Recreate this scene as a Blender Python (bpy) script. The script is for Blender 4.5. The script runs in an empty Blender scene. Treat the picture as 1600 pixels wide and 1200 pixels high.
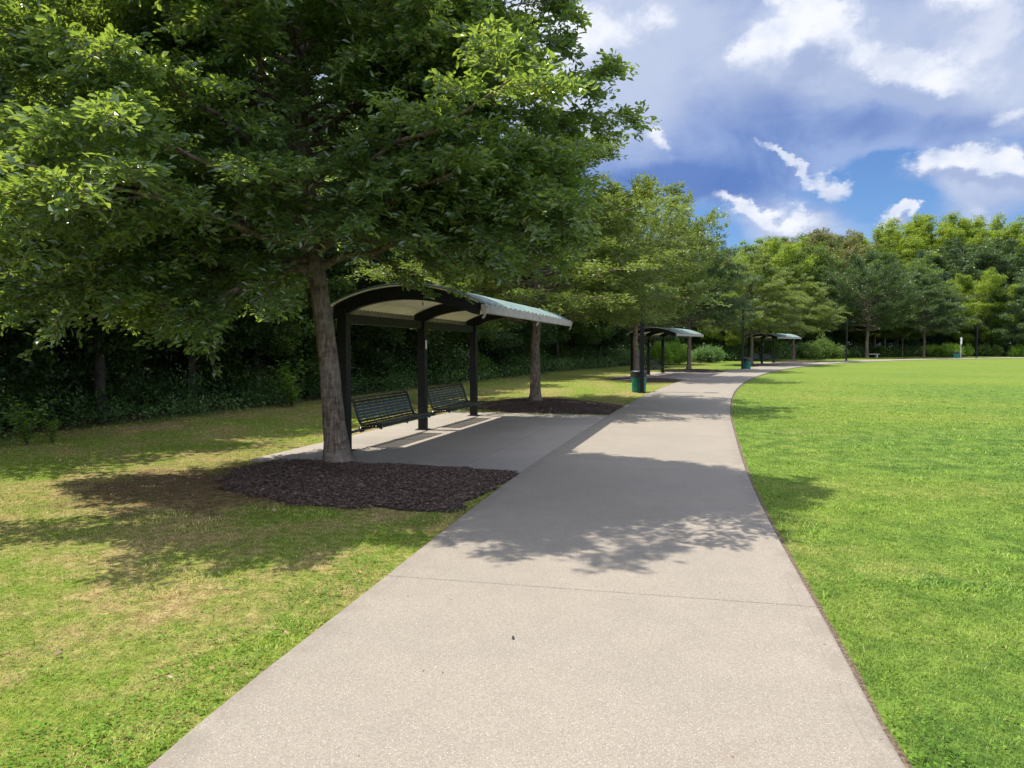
import bpy, math, random
import numpy as np
from math import radians as R, sin, cos, pi, atan2, sqrt
C = bpy.context.scene
COL = C.collection
random.seed(4)

# ------------------------------------------------------------------ helpers
def tag(o, label=None, cat=None, group=None, kind=None):
    if label: o['label'] = label
    if cat: o['category'] = cat
    if group: o['group'] = group
    if kind: o['kind'] = kind
    return o

def empty(name, loc, rz=0.0):
    o = bpy.data.objects.new(name, None); COL.objects.link(o)
    o.location = loc; o.rotation_euler = (0, 0, rz); o.empty_display_size = .2
    return o

def mesh_np(name, V, F, mat=None, parent=None, attrs=None, uv=None, smooth=False):
    """V (n,3), F (m,k) uniform polygons -> one linked object"""
    me = bpy.data.meshes.new(name)
    V = np.ascontiguousarray(V, dtype=np.float32); F = np.ascontiguousarray(F, dtype=np.int32)
    me.vertices.add(len(V)); me.vertices.foreach_set('co', V.ravel())
    m, k = F.shape
    me.loops.add(m*k); me.loops.foreach_set('vertex_index', F.ravel())
    me.polygons.add(m)
    me.polygons.foreach_set('loop_start', np.arange(0, m*k, k, dtype=np.int32))
    me.polygons.foreach_set('use_smooth', np.full(m, bool(smooth)))
    me.update(calc_edges=True)
    for an, arr in (attrs or {}).items():
        a = me.attributes.new(an, 'FLOAT', 'POINT'); a.data.foreach_set('value', np.ascontiguousarray(arr, dtype=np.float32))
    if uv is not None:
        l = me.uv_layers.new(name='UVMap'); l.data.foreach_set('uv', np.ascontiguousarray(uv[F.ravel()], dtype=np.float32).ravel())
    if mat: me.materials.append(mat)
    o = bpy.data.objects.new(name, me); COL.objects.link(o)
    if parent: o.parent = parent
    return o

class MB:
    """collects boxes, bars, tubes, prisms -> one mesh object"""
    def __init__(s): s.v = []; s.f = []
    def add(s, vs, fs):
        b = len(s.v); s.v += [tuple(p) for p in vs]; s.f += [tuple(i+b for i in f) for f in fs]
    def box(s, x0, x1, y0, y1, z0, z1):
        s.add([(x0,y0,z0),(x1,y0,z0),(x1,y1,z0),(x0,y1,z0),(x0,y0,z1),(x1,y0,z1),(x1,y1,z1),(x0,y1,z1)],
              [(0,3,2,1),(4,5,6,7),(0,1,5,4),(1,2,6,5),(2,3,7,6),(3,0,4,7)])
    def tube(s, pts, r, k=8, cap=True):
        pts = [np.array(p, float) for p in pts]
        rs = r if hasattr(r, '__len__') else [r]*len(pts)
        vs = []; n = len(pts)
        for i, p in enumerate(pts):
            t = pts[min(i+1, n-1)] - pts[max(i-1, 0)]; t /= np.linalg.norm(t)
            u = np.cross(t, (0,0,1) if abs(t[2]) < .9 else (1,0,0)); u /= np.linalg.norm(u); w = np.cross(t, u)
            for j in range(k):
                a = 2*pi*j/k; vs.append(p + rs[i]*(cos(a)*u + sin(a)*w))
        fs = [(i*k+j, i*k+(j+1)%k, (i+1)*k+(j+1)%k, (i+1)*k+j) for i in range(n-1) for j in range(k)]
        if cap: fs += [tuple(range(k))[::-1], tuple(range((n-1)*k, n*k))]
        s.add(vs, fs)
    def strip(s, prof, x0, x1, th):
        """profile polyline [(y,z)] of thickness th swept in x"""
        P = [np.array(p, float) for p in prof]; n = len(P); A = []; B = []
        for i, p in enumerate(P):
            t = P[min(i+1,n-1)] - P[max(i-1,0)]; t /= np.linalg.norm(t); nn = np.array((-t[1], t[0]))*th/2
            A.append(p+nn); B.append(p-nn)
        vs = []
        for x in (x0, x1):
            vs += [(x, a[0], a[1]) for a in A] + [(x, b[0], b[1]) for b in B]
        m = 2*n; fs = []
        for i in range(n-1):
            fs += [(i, i+1, m+i+1, m+i), (n+i+1, n+i, m+n+i, m+n+i+1), (i+1, i, n+i, n+i+1), (m+i, m+i+1, m+n+i+1, m+n+i)]
        fs += [(0, m, m+n, n), (n-1, 2*n-1, m+2*n-1, m+n-1)]
        s.add(vs, fs)
    def build(s, name, mat, parent=None, bevel=0, smooth=False):
        me = bpy.data.meshes.new(name); me.from_pydata([tuple(map(float, p)) for p in s.v], [], s.f); me.update()
        if smooth:
            for p in me.polygons: p.use_smooth = True
        me.materials.append(mat)
        o = bpy.data.objects.new(name, me); COL.objects.link(o)
        if parent: o.parent = parent
        if bevel:
            b = o.modifiers.new('bevel', 'BEVEL'); b.width = bevel; b.segments = 2; b.limit_method = 'ANGLE'
        return o

def copy_tree(o, parent=None):
    c = o.copy(); COL.objects.link(c); c.parent = parent
    for ch in [x for x in o.children]: copy_tree(ch, c)
    return c

# ------------------------------------------------------------------ node helpers
class NT:
    def __init__(s, tree): s.t = tree; s.L = tree.links
    def n(s, typ, **kw):
        nd = s.t.nodes.new(typ)
        for k, v in kw.items(): setattr(nd, k, v)
        return nd
    def set(s, sock, v):
        if hasattr(v, 'is_output') or isinstance(v, bpy.types.NodeSocket): s.L.new(v, sock)
        else: sock.default_value = v
    def math(s, op, a, b=0.0, c=None, clamp=False):
        nd = s.n('ShaderNodeMath', operation=op, use_clamp=clamp)
        s.set(nd.inputs[0], a); s.set(nd.inputs[1], b)
        if c is not None: s.set(nd.inputs[2], c)
        return nd.outputs[0]
    def mix(s, f, a, b, blend='MIX'):
        nd = s.n('ShaderNodeMix', data_type='RGBA', blend_type=blend)
        s.set(nd.inputs[0], f)
        s.set(nd.inputs[6], a if isinstance(a, bpy.types.NodeSocket) else (*a, 1))
        s.set(nd.inputs[7], b if isinstance(b, bpy.types.NodeSocket) else (*b, 1))
        return nd.outputs[2]
    def noise(s, vec, scale, detail=4, rough=.55, dist=0.0, out=0):
        nd = s.n('ShaderNodeTexNoise'); nd.inputs['Scale'].default_value = scale
        nd.inputs['Detail'].default_value = detail; nd.inputs['Roughness'].default_value = rough; nd.inputs['Distortion'].default_value = dist
        if vec is not None: s.L.new(vec, nd.inputs['Vector'])
        return nd.outputs[out]
    def sstep(s, x, a, b, to0=0.0, to1=1.0):
        nd = s.n('ShaderNodeMapRange', interpolation_type='SMOOTHSTEP')
        s.set(nd.inputs[0], x); nd.inputs[1].default_value = a; nd.inputs[2].default_value = b
        nd.inputs[3].default_value = to0; nd.inputs[4].default_value = to1
        return nd.outputs[0]
    def scale(s, vec, xyz):
        nd = s.n('ShaderNodeVectorMath', operation='MULTIPLY'); s.L.new(vec, nd.inputs[0]); nd.inputs[1].default_value = xyz
        return nd.outputs[0]

def new_mat(name):
    m = bpy.data.materials.new(name); m.use_nodes = True
    N = NT(m.node_tree); b = m.node_tree.nodes['Principled BSDF']
    return m, N, b

def pos(N): return N.n('ShaderNodeNewGeometry').outputs['Position']
def objco(N): return N.n('ShaderNodeTexCoord').outputs['Object']
def bump(N, b, h, strength=.5, dist=.01):
    nd = N.n('ShaderNodeBump'); nd.inputs['Strength'].default_value = strength; nd.inputs['Distance'].default_value = dist
    N.L.new(h, nd.inputs['Height']); N.L.new(nd.outputs[0], b.inputs['Normal'])

def foliage_mat(name, dark, mid, light, rough=.45, trans=.35, spec=.5, tcol=None, nscale=.9):
    m, N, b = new_mat(name)
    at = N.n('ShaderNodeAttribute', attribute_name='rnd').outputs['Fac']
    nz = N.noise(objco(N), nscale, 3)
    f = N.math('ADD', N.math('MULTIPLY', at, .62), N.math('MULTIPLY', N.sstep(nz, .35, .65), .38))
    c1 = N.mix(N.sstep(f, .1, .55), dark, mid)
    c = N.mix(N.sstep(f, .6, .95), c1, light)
    N.L.new(c, b.inputs['Base Color']); b.inputs['Roughness'].default_value = rough
    b.inputs['Specular IOR Level'].default_value = spec
    tr = N.n('ShaderNodeBsdfTranslucent')
    tc = N.mix(.75, c, tcol or (light[0]*1.6, light[1]*1.7, light[2]*.8), 'MIX')
    N.L.new(tc, tr.inputs['Color'])
    mx = N.n('ShaderNodeMixShader'); mx.inputs[0].default_value = trans
    N.L.new(b.outputs[0], mx.inputs[1]); N.L.new(tr.outputs[0], mx.inputs[2])
    N.L.new(mx.outputs[0], m.node_tree.nodes['Material Output'].inputs['Surface'])
    return m

M = {}
def paint(name, col, rough=.4, metal=0.0, var=.25, scale=6.0, coat=0.0):
    m, N, b = new_mat(name)
    nz = N.noise(objco(N), scale, 5)
    c = N.mix(N.sstep(nz, .3, .75), tuple(x*(1-var) for x in col), tuple(min(1, x*(1+var)) for x in col))
    N.L.new(c, b.inputs['Base Color'])
    N.set(b.inputs['Roughness'], N.sstep(N.noise(objco(N), scale*3, 4), .2, .8, rough*.8, min(1, rough*1.3)))
    b.inputs['Metallic'].default_value = metal; b.inputs['Coat Weight'].default_value = coat
    M[name] = m; return m
paint('black_paint', (.0025, .0028, .0036), .5, var=.3)
M['black_paint'].node_tree.nodes['Principled BSDF'].inputs['Specular IOR Level'].default_value = .3
paint('bench_black', (.011, .013, .013), .24, var=.2)
paint('roof_green', (.155, .225, .20), .45, var=.18, scale=2.5)
paint('cream_soffit', (.80, .75, .62), .6, var=.06, scale=3)
paint('gutter_grey', (.36, .32, .30), .5, var=.2)
paint('bin_green', (.010, .17, .13), .4, var=.25)
paint('bin_black', (.02, .02, .023), .5)
paint('lens_white', (.7, .7, .68), .3)
paint('sign_white', (.75, .76, .74), .5, var=.08)
paint('galvanised', (.42, .42, .40), .5, metal=.3)
paint('pale_concrete', (.5, .47, .42), .8)

# bark
def bark_mat(name, c0, c1, sc=1.0):
    m, N, b = new_mat(name)
    p = objco(N)
    n1 = N.noise(N.scale(p, (9*sc, 9*sc, 1.6*sc)), 3.2, 7, .65, .6)
    n2 = N.noise(N.scale(p, (5*sc, 5*sc, 14*sc)), 1.1, 4, .6, .5)
    n3 = N.noise(p, 1.7, 3)
    f = N.math('ADD', N.math('MULTIPLY', n1, .7), N.math('MULTIPLY', n2, .3))
    c = N.mix(N.sstep(f, .38, .62), c0, c1)
    c = N.mix(N.sstep(n3, .45, .7, 0, .45), c, tuple(.55*x+.09 for x in c1))
    N.L.new(c, b.inputs['Base Color']); b.inputs['Roughness'].default_value = .9; b.inputs['Specular IOR Level'].default_value = .2
    bump(N, b, f, .9, .025); M[name] = m; return m
bark_mat('oak_bark', (.055, .041, .031), (.215, .168, .128))
bark_mat('wood_bark', (.035, .03, .026), (.11, .095, .08), .6)

# lawn colour shared by the ground sheet and the blades
gLawn = bpy.data.node_groups.new('lawn_colour', 'ShaderNodeTree')
gLawn.interface.new_socket('Color', in_out='OUTPUT', socket_type='NodeSocketColor')
gLawn.interface.new_socket('Dry', in_out='OUTPUT', socket_type='NodeSocketFloat')
N = NT(gLawn); go = N.n('NodeGroupOutput')
p = N.scale(pos(N), (1, 1, 0))
sx = N.n('ShaderNodeSeparateXYZ'); N.L.new(p, sx.inputs[0])
# the lawn left of the path is thin and dry, the playing field right of it is watered
edge = N.math('SUBTRACT', sx.outputs[0], N.math('MULTIPLY', sx.outputs[1], .30))
leftness = N.sstep(edge, -.3, -2.2)
nA = N.noise(p, .55, 6, .62, .4); nB = N.noise(p, 2.3, 6, .7); nC = N.noise(p, 9.0, 5, .7); nD = N.noise(p, .13, 4, .6)
mow = N.noise(N.scale(p, (.12, 1.0, 0)), .55, 4, .6, .3)
dr = N.math('ADD', N.math('MULTIPLY', nA, .48), N.math('ADD', N.math('MULTIPLY', nB, .34), N.math('MULTIPLY', nC, .18)))
dr = N.math('ADD', dr, N.math('MULTIPLY', N.math('SUBTRACT', nD, .5), .35))
dryL = N.sstep(dr, .415, .61, 0, .95); dryR = N.sstep(N.math('ADD', dr, N.math('MULTIPLY', N.math('SUBTRACT', mow, .5), .25)), .50, .72, 0, .42)
dm = N.n('ShaderNodeMix', data_type='FLOAT'); N.L.new(leftness, dm.inputs[0]); N.L.new(dryR, dm.inputs[2]); N.L.new(dryL, dm.inputs[3]); dry = dm.outputs[0]
green = N.mix(N.sstep(nB, .35, .65), (.066, .130, .020), (.155, .236, .036))
green = N.mix(N.sstep(nD, .4, .65, 0, .6), green, (.175, .235, .028))
gl = N.mix(N.sstep(nC, .35, .65), (.125, .19, .022), (.20, .25, .036))
gm = N.mix(leftness, green, gl)
# the verge of the path stays green on the left too
near = N.sstep(N.math('ABSOLUTE', N.math('ADD', edge, 2.0)), 1.0, .2, 0, .0)
col = N.mix(dry, gm, N.mix(N.sstep(nC, .35, .7), (.28, .19, .085), (.40, .31, .145)))
wx = N.math('DIVIDE', N.math('ADD', sx.outputs[0], 3.6), 2.3); wy = N.math('DIVIDE', N.math('SUBTRACT', sx.outputs[1], 8.9), 1.9)
wr = N.math('ADD', N.math('MULTIPLY', wx, wx), N.math('MULTIPLY', wy, wy)); wr = N.math('ADD', wr, N.math('MULTIPLY', N.math('SUBTRACT', nB, .5), 3.2))
col = N.mix(N.sstep(wr, .95, .25, 0, .85), col, N.mix(N.sstep(nC, .35, .65), (.115, .068, .038), (.24, .15, .085)))
far = N.sstep(sx.outputs[1], 14, 55, 0, .55)
col = N.mix(far, col, (.165, .225, .034))
N.L.new(col, go.inputs[0]); N.L.new(dry, go.inputs[1])

def grass_mat(name, gain, trans):
    m, N, b = new_mat(name)
    g = N.n('ShaderNodeGroup'); g.node_tree = gLawn
    at = N.n('ShaderNodeAttribute', attribute_name='rnd').outputs['Fac']
    c = N.mix(N.sstep(at, 0, 1), tuple([.62]*3), tuple([1.45]*3)); c = N.mix(1, g.outputs[0], c, 'MULTIPLY')
    c = N.mix(N.sstep(at, .86, .95, 0, .55), c, (.36, .30, .15))
    c = N.mix(1, c, (gain, gain, gain), 'MULTIPLY')
    N.L.new(c, b.inputs['Base Color']); b.inputs['Roughness'].default_value = .6; b.inputs['Specular IOR Level'].default_value = .25
    tr = N.n('ShaderNodeBsdfTranslucent'); N.L.new(c, tr.inputs[0])
    mx = N.n('ShaderNodeMixShader'); mx.inputs[0].default_value = trans
    N.L.new(b.outputs[0], mx.inputs[1]); N.L.new(tr.outputs[0], mx.inputs[2])
    N.L.new(mx.outputs[0], m.node_tree.nodes['Material Output'].inputs['Surface'])
    M[name] = m; return m
grass_mat('grass_blade', 1.55, .35)

m, N, b = new_mat('lawn'); M['lawn'] = m
g = N.n('ShaderNodeGroup'); g.node_tree = gLawn
p = pos(N)
fine = N.noise(N.scale(p, (1, 1, 0)), 38, 6, .75); fm = N.noise(N.scale(p, (1, 1, 0)), 11, 5, .7)
ff = N.math('ADD', N.math('MULTIPLY', fine, .6), N.math('MULTIPLY', fm, .4))
v = N.sstep(ff, .34, .66, .42, 1.12)
vc = N.n('ShaderNodeCombineColor'); [N.L.new(v, vc.inputs[i]) for i in range(3)]
c = N.mix(1, g.outputs[0], vc.outputs[0], 'MULTIPLY')
wd = N.n('ShaderNodeAttribute', attribute_name='wood').outputs['Fac']
lit = N.mix(N.sstep(fm, .35, .65), (.05, .034, .02), (.10, .07, .04))
wf = N.sstep(N.math('ADD', wd, N.math('MULTIPLY', N.math('SUBTRACT', fm, .5), 1.2)), .25, .75)
c = N.mix(wf, c, lit)
N.L.new(c, b.inputs['Base Color']); b.inputs['Roughness'].default_value = .9; b.inputs['Specular IOR Level'].default_value = .1
bump(N, b, ff, .8, .03)

# concrete
def concrete(name, base, warm):
    m, N, b = new_mat(name); p = pos(N)
    big = N.noise(p, .55, 4, .6); mid = N.noise(p, 3.2, 6, .65); fine = N.noise(p, 75, 3, .7); sp = N.noise(p, 210, 2, .6)
    brush = N.noise(N.scale(p, (1.2, 26, 1)), 3.0, 4, .6)
    c = N.mix(N.sstep(big, .3, .7), base, warm)
    c = N.mix(N.sstep(mid, .35, .75, 0, .35), c, tuple(x*.80 for x in base))
    c = N.mix(N.sstep(fine,   .36, .56, .34, 0), c, tuple(x*.48 for x in base)); f3 = N.noise(p, 120, 2, .5); c = N.mix(N.sstep(f3, .34, .48, .32, 0), c, tuple(x*.5 for x in base))
    c = N.mix(N.sstep(sp, .62, .68, 0, .8), c, (.55, .52, .47))
    c = N.mix(N.sstep(sp, .33, .27, 0, .6), c, (.12, .10, .085))
    uv = N.n('ShaderNodeUVMap'); uv.uv_map = 'UVMap'
    s2 = N.n('ShaderNodeSeparateXYZ'); N.L.new(uv.outputs[0], s2.inputs[0])
    e = N.math('MULTIPLY', N.sstep(s2.outputs[0], .22, .0), N.sstep(N.noise(N.scale(p, (1, 1, 1)), 5, 6, .75), .38, .62))
    c = N.mix(N.math('MULTIPLY', e, .55), c, (.15, .13, .105))
    # trowelled margin line
    ln = N.math('SUBTRACT', 1, N.sstep(N.math('ABSOLUTE', N.math('SUBTRACT', s2.outputs[0], .105)), .002, .007))
    ln = N.math('MULTIPLY', ln, N.sstep(N.noise(p, 1.6, 3), .42, .6))
    c = N.mix(N.math('MULTIPLY', ln, .35), c, (.14, .12, .10))
    st = N.sstep(N.noise(p, 1.15, 7, .72, .8), .60, .70, 0, .30)
    c = N.mix(st, c, (.20, .155, .12))
    N.L.new(c, b.inputs['Base Color']); b.inputs['Roughness'].default_value = .85; b.inputs['Specular IOR Level'].default_value = .25
    h = N.math('ADD', N.math('MULTIPLY', fine, .6), N.math('MULTIPLY', brush, .5))
    bump(N, b, h, .35, .004); M[name] = m; return m
concrete('path_concrete', (.226, .200, .162), (.252, .219, .175))
concrete('pad_concrete', (.265, .24, .205), (.32, .285, .24))

m, N, b = new_mat('soil'); M['soil'] = m
p = pos(N); n1 = N.noise(p, 45, 5, .7)
c = N.mix(N.sstep(n1, .35, .68), (.05, .034, .022), (.20, .145, .085))
N.L.new(c, b.inputs['Base Color']); b.inputs['Roughness'].default_value = .95; bump(N, b, n1, .9, .02)
m, N, b = new_mat('mulch'); M['mulch'] = m
at = N.n('ShaderNodeAttribute', attribute_name='rnd').outputs['Fac']
c = N.mix(N.sstep(at, .0, 1), (.026, .016, .012), (.115, .070, .048)); c = N.mix(N.sstep(at, .93, .97, 0, .8), c, (.20, .14, .10))
N.L.new(c, b.inputs['Base Color']); b.inputs['Roughness'].default_value = .8

# ------------------------------------------------------------------ terrain
def gz(x, y):
    x = np.asarray(x, float); y = np.asarray(y, float)
    t = y - 20
    return .010*.5*(t + np.sqrt(t*t + 16)) - .004 - .010*.5*(np.sqrt((y-125)**2+100) + (y-125))
def G(x, y): return float(gz(x, y))

def spline(P, n):
    P = np.array(P, float); out = []
    Q = np.vstack([2*P[0]-P[1], P, 2*P[-1]-P[-2]])
    for i in range(1, len(Q)-2):
        t = np.linspace(0, 1, n, endpoint=False)[:, None]
        a, b_, c_, d_ = Q[i-1], Q[i], Q[i+1], Q[i+2]
        out.append(.5*((2*b_) + (-a+c_)*t + (2*a-5*b_+4*c_-d_)*t*t + (-a+3*b_-3*c_+d_)*t**3))
    out.append(P[-1:]); return np.vstack(out)
RE = spline([(.9,-3.5),(1.38,1.6),(1.95,4.4),(2.9,8.46),(4.16,13.1),(6.25,20.3),(9.2,29.0),(13.3,38.9),(19.8,51.3),(29.0,64.5),(38.5,74.0),(50,82),(66,90),(90,96),(120,97)], 40)
# resample by arc length
seg = np.r_[0, np.cumsum(np.linalg.norm(np.diff(RE, axis=0), axis=1))]
sv = np.arange(0, seg[-1], .25)
RE = np.c_[np.interp(sv, seg, RE[:,0]), np.interp(sv, seg, RE[:,1])]
tan = np.gradient(RE, axis=0); tan /= np.linalg.norm(tan, axis=1)[:, None]
kr = np.ones(21)/21
tan = np.c_[np.convolve(np.pad(tan[:,0], 10, 'edge'), kr, 'valid'), np.convolve(np.pad(tan[:,1], 10, 'edge'), kr, 'valid')]; tan /= np.linalg.norm(tan, axis=1)[:, None]
LN = np.c_[-tan[:,1], tan[:,0]]         # points left of travel
PW = 2.98
CEN = RE + LN*PW/2
def path_dist(x, y):
    """distance to the path's centreline"""
    P = np.c_[x, y]; out = np.empty(len(P)); S = CEN[::4]
    A = S[:-1]; B = S[1:]; AB = B-A; L2 = (AB**2).sum(1)
    for i in range(0, len(P), 20000):
        q = P[i:i+20000][:, None, :]
        t = np.clip(((q-A)*AB).sum(2)/L2, 0, 1)
        out[i:i+20000] = np.sqrt((((A + t[..., None]*AB) - q)**2).sum(2).min(1))
    return out

# ---- woods edge (left of it and beyond it are woods)
WE = np.array([(-26,-12),(-17,0),(-12.2,8),(-9.6,12.6),(-8.2,17.5),(-6.2,22.5),(-1.8,35),(5.5,52),(14.5,66),(25,77),(36,87),(48,97),(60,103),(82,106),(110,108),(150,108)], float)
def wood_side(x, y):
    """signed distance, positive inside the woods"""
    P = np.c_[np.ravel(x), np.ravel(y)]; A = WE[:-1]; B = WE[1:]; AB = B-A
    q = P[:, None, :]; t = np.clip(((q-A)*AB).sum(2)/(AB**2).sum(1), 0, 1)
    d = np.sqrt((((A+t[..., None]*AB)-q)**2).sum(2)); k = d.argmin(1)
    cr = AB[k,0]*(P[:,1]-A[k,1]) - AB[k,1]*(P[:,0]-A[k,0])
    return d.min(1)*np.sign(cr)
wseg = np.r_[0, np.cumsum(np.linalg.norm(np.diff(WE, axis=0), axis=1))]
def wood_pt(s, off):
    """point s metres along the edge, off metres inside"""
    x = np.interp(s, wseg, WE[:,0]); y = np.interp(s, wseg, WE[:,1])
    x1 = np.interp(s+1, wseg, WE[:,0]); y1 = np.interp(s+1, wseg, WE[:,1]); x0 = np.interp(s-1, wseg, WE[:,0]); y0 = np.interp(s-1, wseg, WE[:,1])
    d = np.array([x1-x0, y1-y0]); d = d/np.linalg.norm(d, axis=0)
    return x - d[1]*off, y + d[0]*off

# ground sheet
xs = np.unique(np.r_[np.linspace(-400,-40,16), np.arange(-40, 40, .5), np.arange(40, 130, 2.0), np.linspace(130, 500, 16)])
ys = np.unique(np.r_[np.linspace(-300,-14,12), np.arange(-14, 50, .5), np.arange(50, 130, 2.0), np.linspace(130, 700, 20)])
X, Y = np.meshgrid(xs, ys); Z = gz(X, Y)
V = np.c_[X.ravel(), Y.ravel(), Z.ravel()]
nx, ny = len(xs), len(ys); I = np.arange(nx*ny).reshape(ny, nx)
F = np.c_[I[:-1,:-1].ravel(), I[:-1,1:].ravel(), I[1:,1:].ravel(), I[1:,:-1].ravel()]
ws = wood_side(V[:,0], V[:,1])
o = mesh_np('ground', V, F, M['lawn'], attrs={'wood': np.clip((ws+.2)/1.6, 0, 1)}, smooth=True)
tag(o, kind='structure')

# the path, cast in slabs with open joints
Vp = []; Fp = []; UV = []
top = .040; SL = 3.05; gap = .010; s0 = 2.02
def at_s(s):
    i = s/.25
    g = lambda A: np.array([np.interp(i, np.arange(len(A)), A[:,0]), np.interp(i, np.arange(len(A)), A[:,1])])
    return g(RE), g(LN)
cross = [0, .012, .10, .22, .6, 1.0, 1.5, 2.0, 2.38, PW-.22, PW-.10, PW-.012, PW]
s = s0 - SL; smax = sv[-1]-1
while s < smax - SL:
    if s < 0: s += SL; continue
    st = list(np.linspace(s+gap/2+.004, s+SL-gap/2-.004, 7)); st = [s+gap/2] + st + [s+SL-gap/2]
    base = len(Vp)
    for k, q in enumerate(st):
        r, l = at_s(q)
        for j, c_ in enumerate(cross):
            P_ = r + l*c_; z = G(*P_) + top - (.004 if (k in (0, len(st)-1) or j in (0, len(cross)-1)) else 0)
            Vp.append((*P_, z)); UV.append((min(c_, PW-c_), q))
    nc = len(cross); nr = len(st)
    for k in range(nr-1):
        for j in range(nc-1):
            a = base+k*nc+j; Fp.append((a, a+nc, a+nc+1, a+1)[::-1])
    # skirts
    ring = [base+j for j in range(nc)] + [base+k*nc+nc-1 for k in range(1, nr)] + [base+(nr-1)*nc+j for j in range(nc-2, -1, -1)] + [base+k*nc for k in range(nr-2, 0, -1)]
    b2 = len(Vp)
    for i_ in ring: v_ = Vp[i_]; Vp.append((v_[0], v_[1], v_[2]-.07)); UV.append(UV[i_])
    n_ = len(ring)
    for i_ in range(n_): Fp.append((ring[i_], b2+i_, b2+(i_+1)%n_, ring[(i_+1)%n_]))
    s += SL
o = mesh_np('footpath', np.array(Vp), np.array(Fp), M['path_concrete'], uv=np.array(UV)); tag(o, kind='structure')

# bare soil strip along both edges of the path (trimmed turf)
Vs = []; Fs = []
rng = np.random.default_rng(3)
SW = np.zeros(len(RE)); 
for side in (0, 1):
    e0 = RE if side == 0 else RE + LN*PW; nn = -LN if side == 0 else LN
    w = .012 + .03*np.convolve(rng.random(len(RE)+8), np.ones(9)/9, 'valid') + .02*rng.random(len(RE)) + (.01 if side == 0 else 0)
    ib = len(Vs)
    for i in range(len(RE)):
        for off in (-.2, w[i]):
            P_ = e0[i] + nn[i]*off; Vs.append((*P_, G(*P_)+.006))
    for i in range(len(RE)-1):
        a = ib+2*i; Fs.append((a, a+1, a+3, a+2) if side == 0 else (a, a+2, a+3, a+1))
o = mesh_np('soil_verge', np.array(Vs), np.array(Fs), M['soil']); tag(o, kind='structure')

# ------------------------------------------------------------------ shelter sites
SITES = [dict(O=(-2.76, 11.70), th=16.0), dict(O=(6.58, 38.87), th=26.5), dict(O=(20.86, 62.46), th=38.0)]
BAY = 3.25
def loc(site, t, s):
    a = R(site['th']); d = (sin(a), cos(a)); n = (cos(a), -sin(a))
    return (site['O'][0]+t*d[0]+s*n[0], site['O'][1]+t*d[1]+s*n[1])
def inv(site, x, y):
    a = R(site['th']); dx = x-site['O'][0]; dy = y-site['O'][1]
    return dx*sin(a)+dy*cos(a), dx*cos(a)-dy*sin(a)
T0, T1, S0, S1 = -1.18, 7.5, -.95, 4.3
for k, st in enumerate(SITES):
    Vq = []; Fq = []; uvq = []
    ts = [T0, T0+2.16, T0+4.33, T0+6.5, T1]; ss = [S0, .55, 2.4, S1]
    for i in range(4):
        for j in range(3):
            g_ = .005; t0, t1 = ts[i]+g_*(i > 0), ts[i+1]-g_*(i < 3); a0, a1 = ss[j]+g_*(j > 0), ss[j+1]-g_*(j < 2)
            sub = 3; bb = len(Vq)
            for a in range(sub+1):
                for b_ in range(sub+1):
                    x, y = loc(st, t0+(t1-t0)*a/sub, a0+(a1-a0)*b_/sub); Vq.append((x, y, G(x, y)+.034)); uvq.append((min(abs(t0+(t1-t0)*a/sub-T0), 1.0), 0))
            for a in range(sub):
                for b_ in range(sub): q = bb+a*(sub+1)+b_; Fq.append((q, q+1, q+sub+2, q+sub+1)[::-1])
            c4 = [(t0,a0),(t0,a1),(t1,a1),(t1,a0)]
            for q in range(4):
                (ta,sa),(tb,sb) = c4[q], c4[(q+1)%4]; xa, ya = loc(st,ta,sa); xb, yb = loc(st,tb,sb); i0 = len(Vq)
                Vq += [(xa,ya,G(xa,ya)+.034),(xb,yb,G(xb,yb)+.034),(xb,yb,G(xb,yb)-.03),(xa,ya,G(xa,ya)-.03)]; uvq += [(1,0)]*4
                Fq.append((i0,i0+1,i0+2,i0+3))
    o = mesh_np('shelter_pavement', np.array(Vq), np.array(Fq), M['pad_concrete'], uv=np.array(uvq, float)); tag(o, kind='structure')

def inpad(x, y, m=0.0):
    r = np.zeros(len(x), bool)
    for st in SITES:
        t, s_ = inv(st, x, y); r |= (t > T0-m) & (t < T1+m) & (s_ > S0-m) & (s_ < S1+m)
    return r

# mulch beds, outlines in shelter coordinates
def tolocal(P): return [inv(SITES[0], x, y) for x, y in P]
BED_A = tolocal([(-3.62,10.98),(-3.95,10.1),(-3.8,8.95),(-3.15,8.25),(-2.22,7.72),(-1.34,7.45),(-.62,7.28),(-.45,7.7),(-.28,8.3),(-.08,9.0),(.14,9.75),(-.5,10.0),(-1.5,10.3),(-2.6,10.66)])
BED_B = tolocal([(-1.0,20.3),(-.35,19.45),(.6,19.05),(1.7,18.75),(2.62,18.5),(2.9,19.3),(3.2,20.3),(3.35,21.2),(2.7,22.4),(1.5,23.7),(.2,23.9),(-.8,22.7),(-1.15,21.4)])
BEDS = []
def smooth_poly(P, n=6):
    P = np.array(P); L = len(P); out = []
    for i in range(L):
        a, b_, c_, d_ = P[i-1], P[i], P[(i+1)%L], P[(i+2)%L]
        for t in np.linspace(0, 1, n, endpoint=False): out.append(.5*((2*b_)+(-a+c_)*t+(2*a-5*b_+4*c_-d_)*t*t+(-a+3*b_-3*c_+d_)*t**3))
    return np.array(out)
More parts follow.
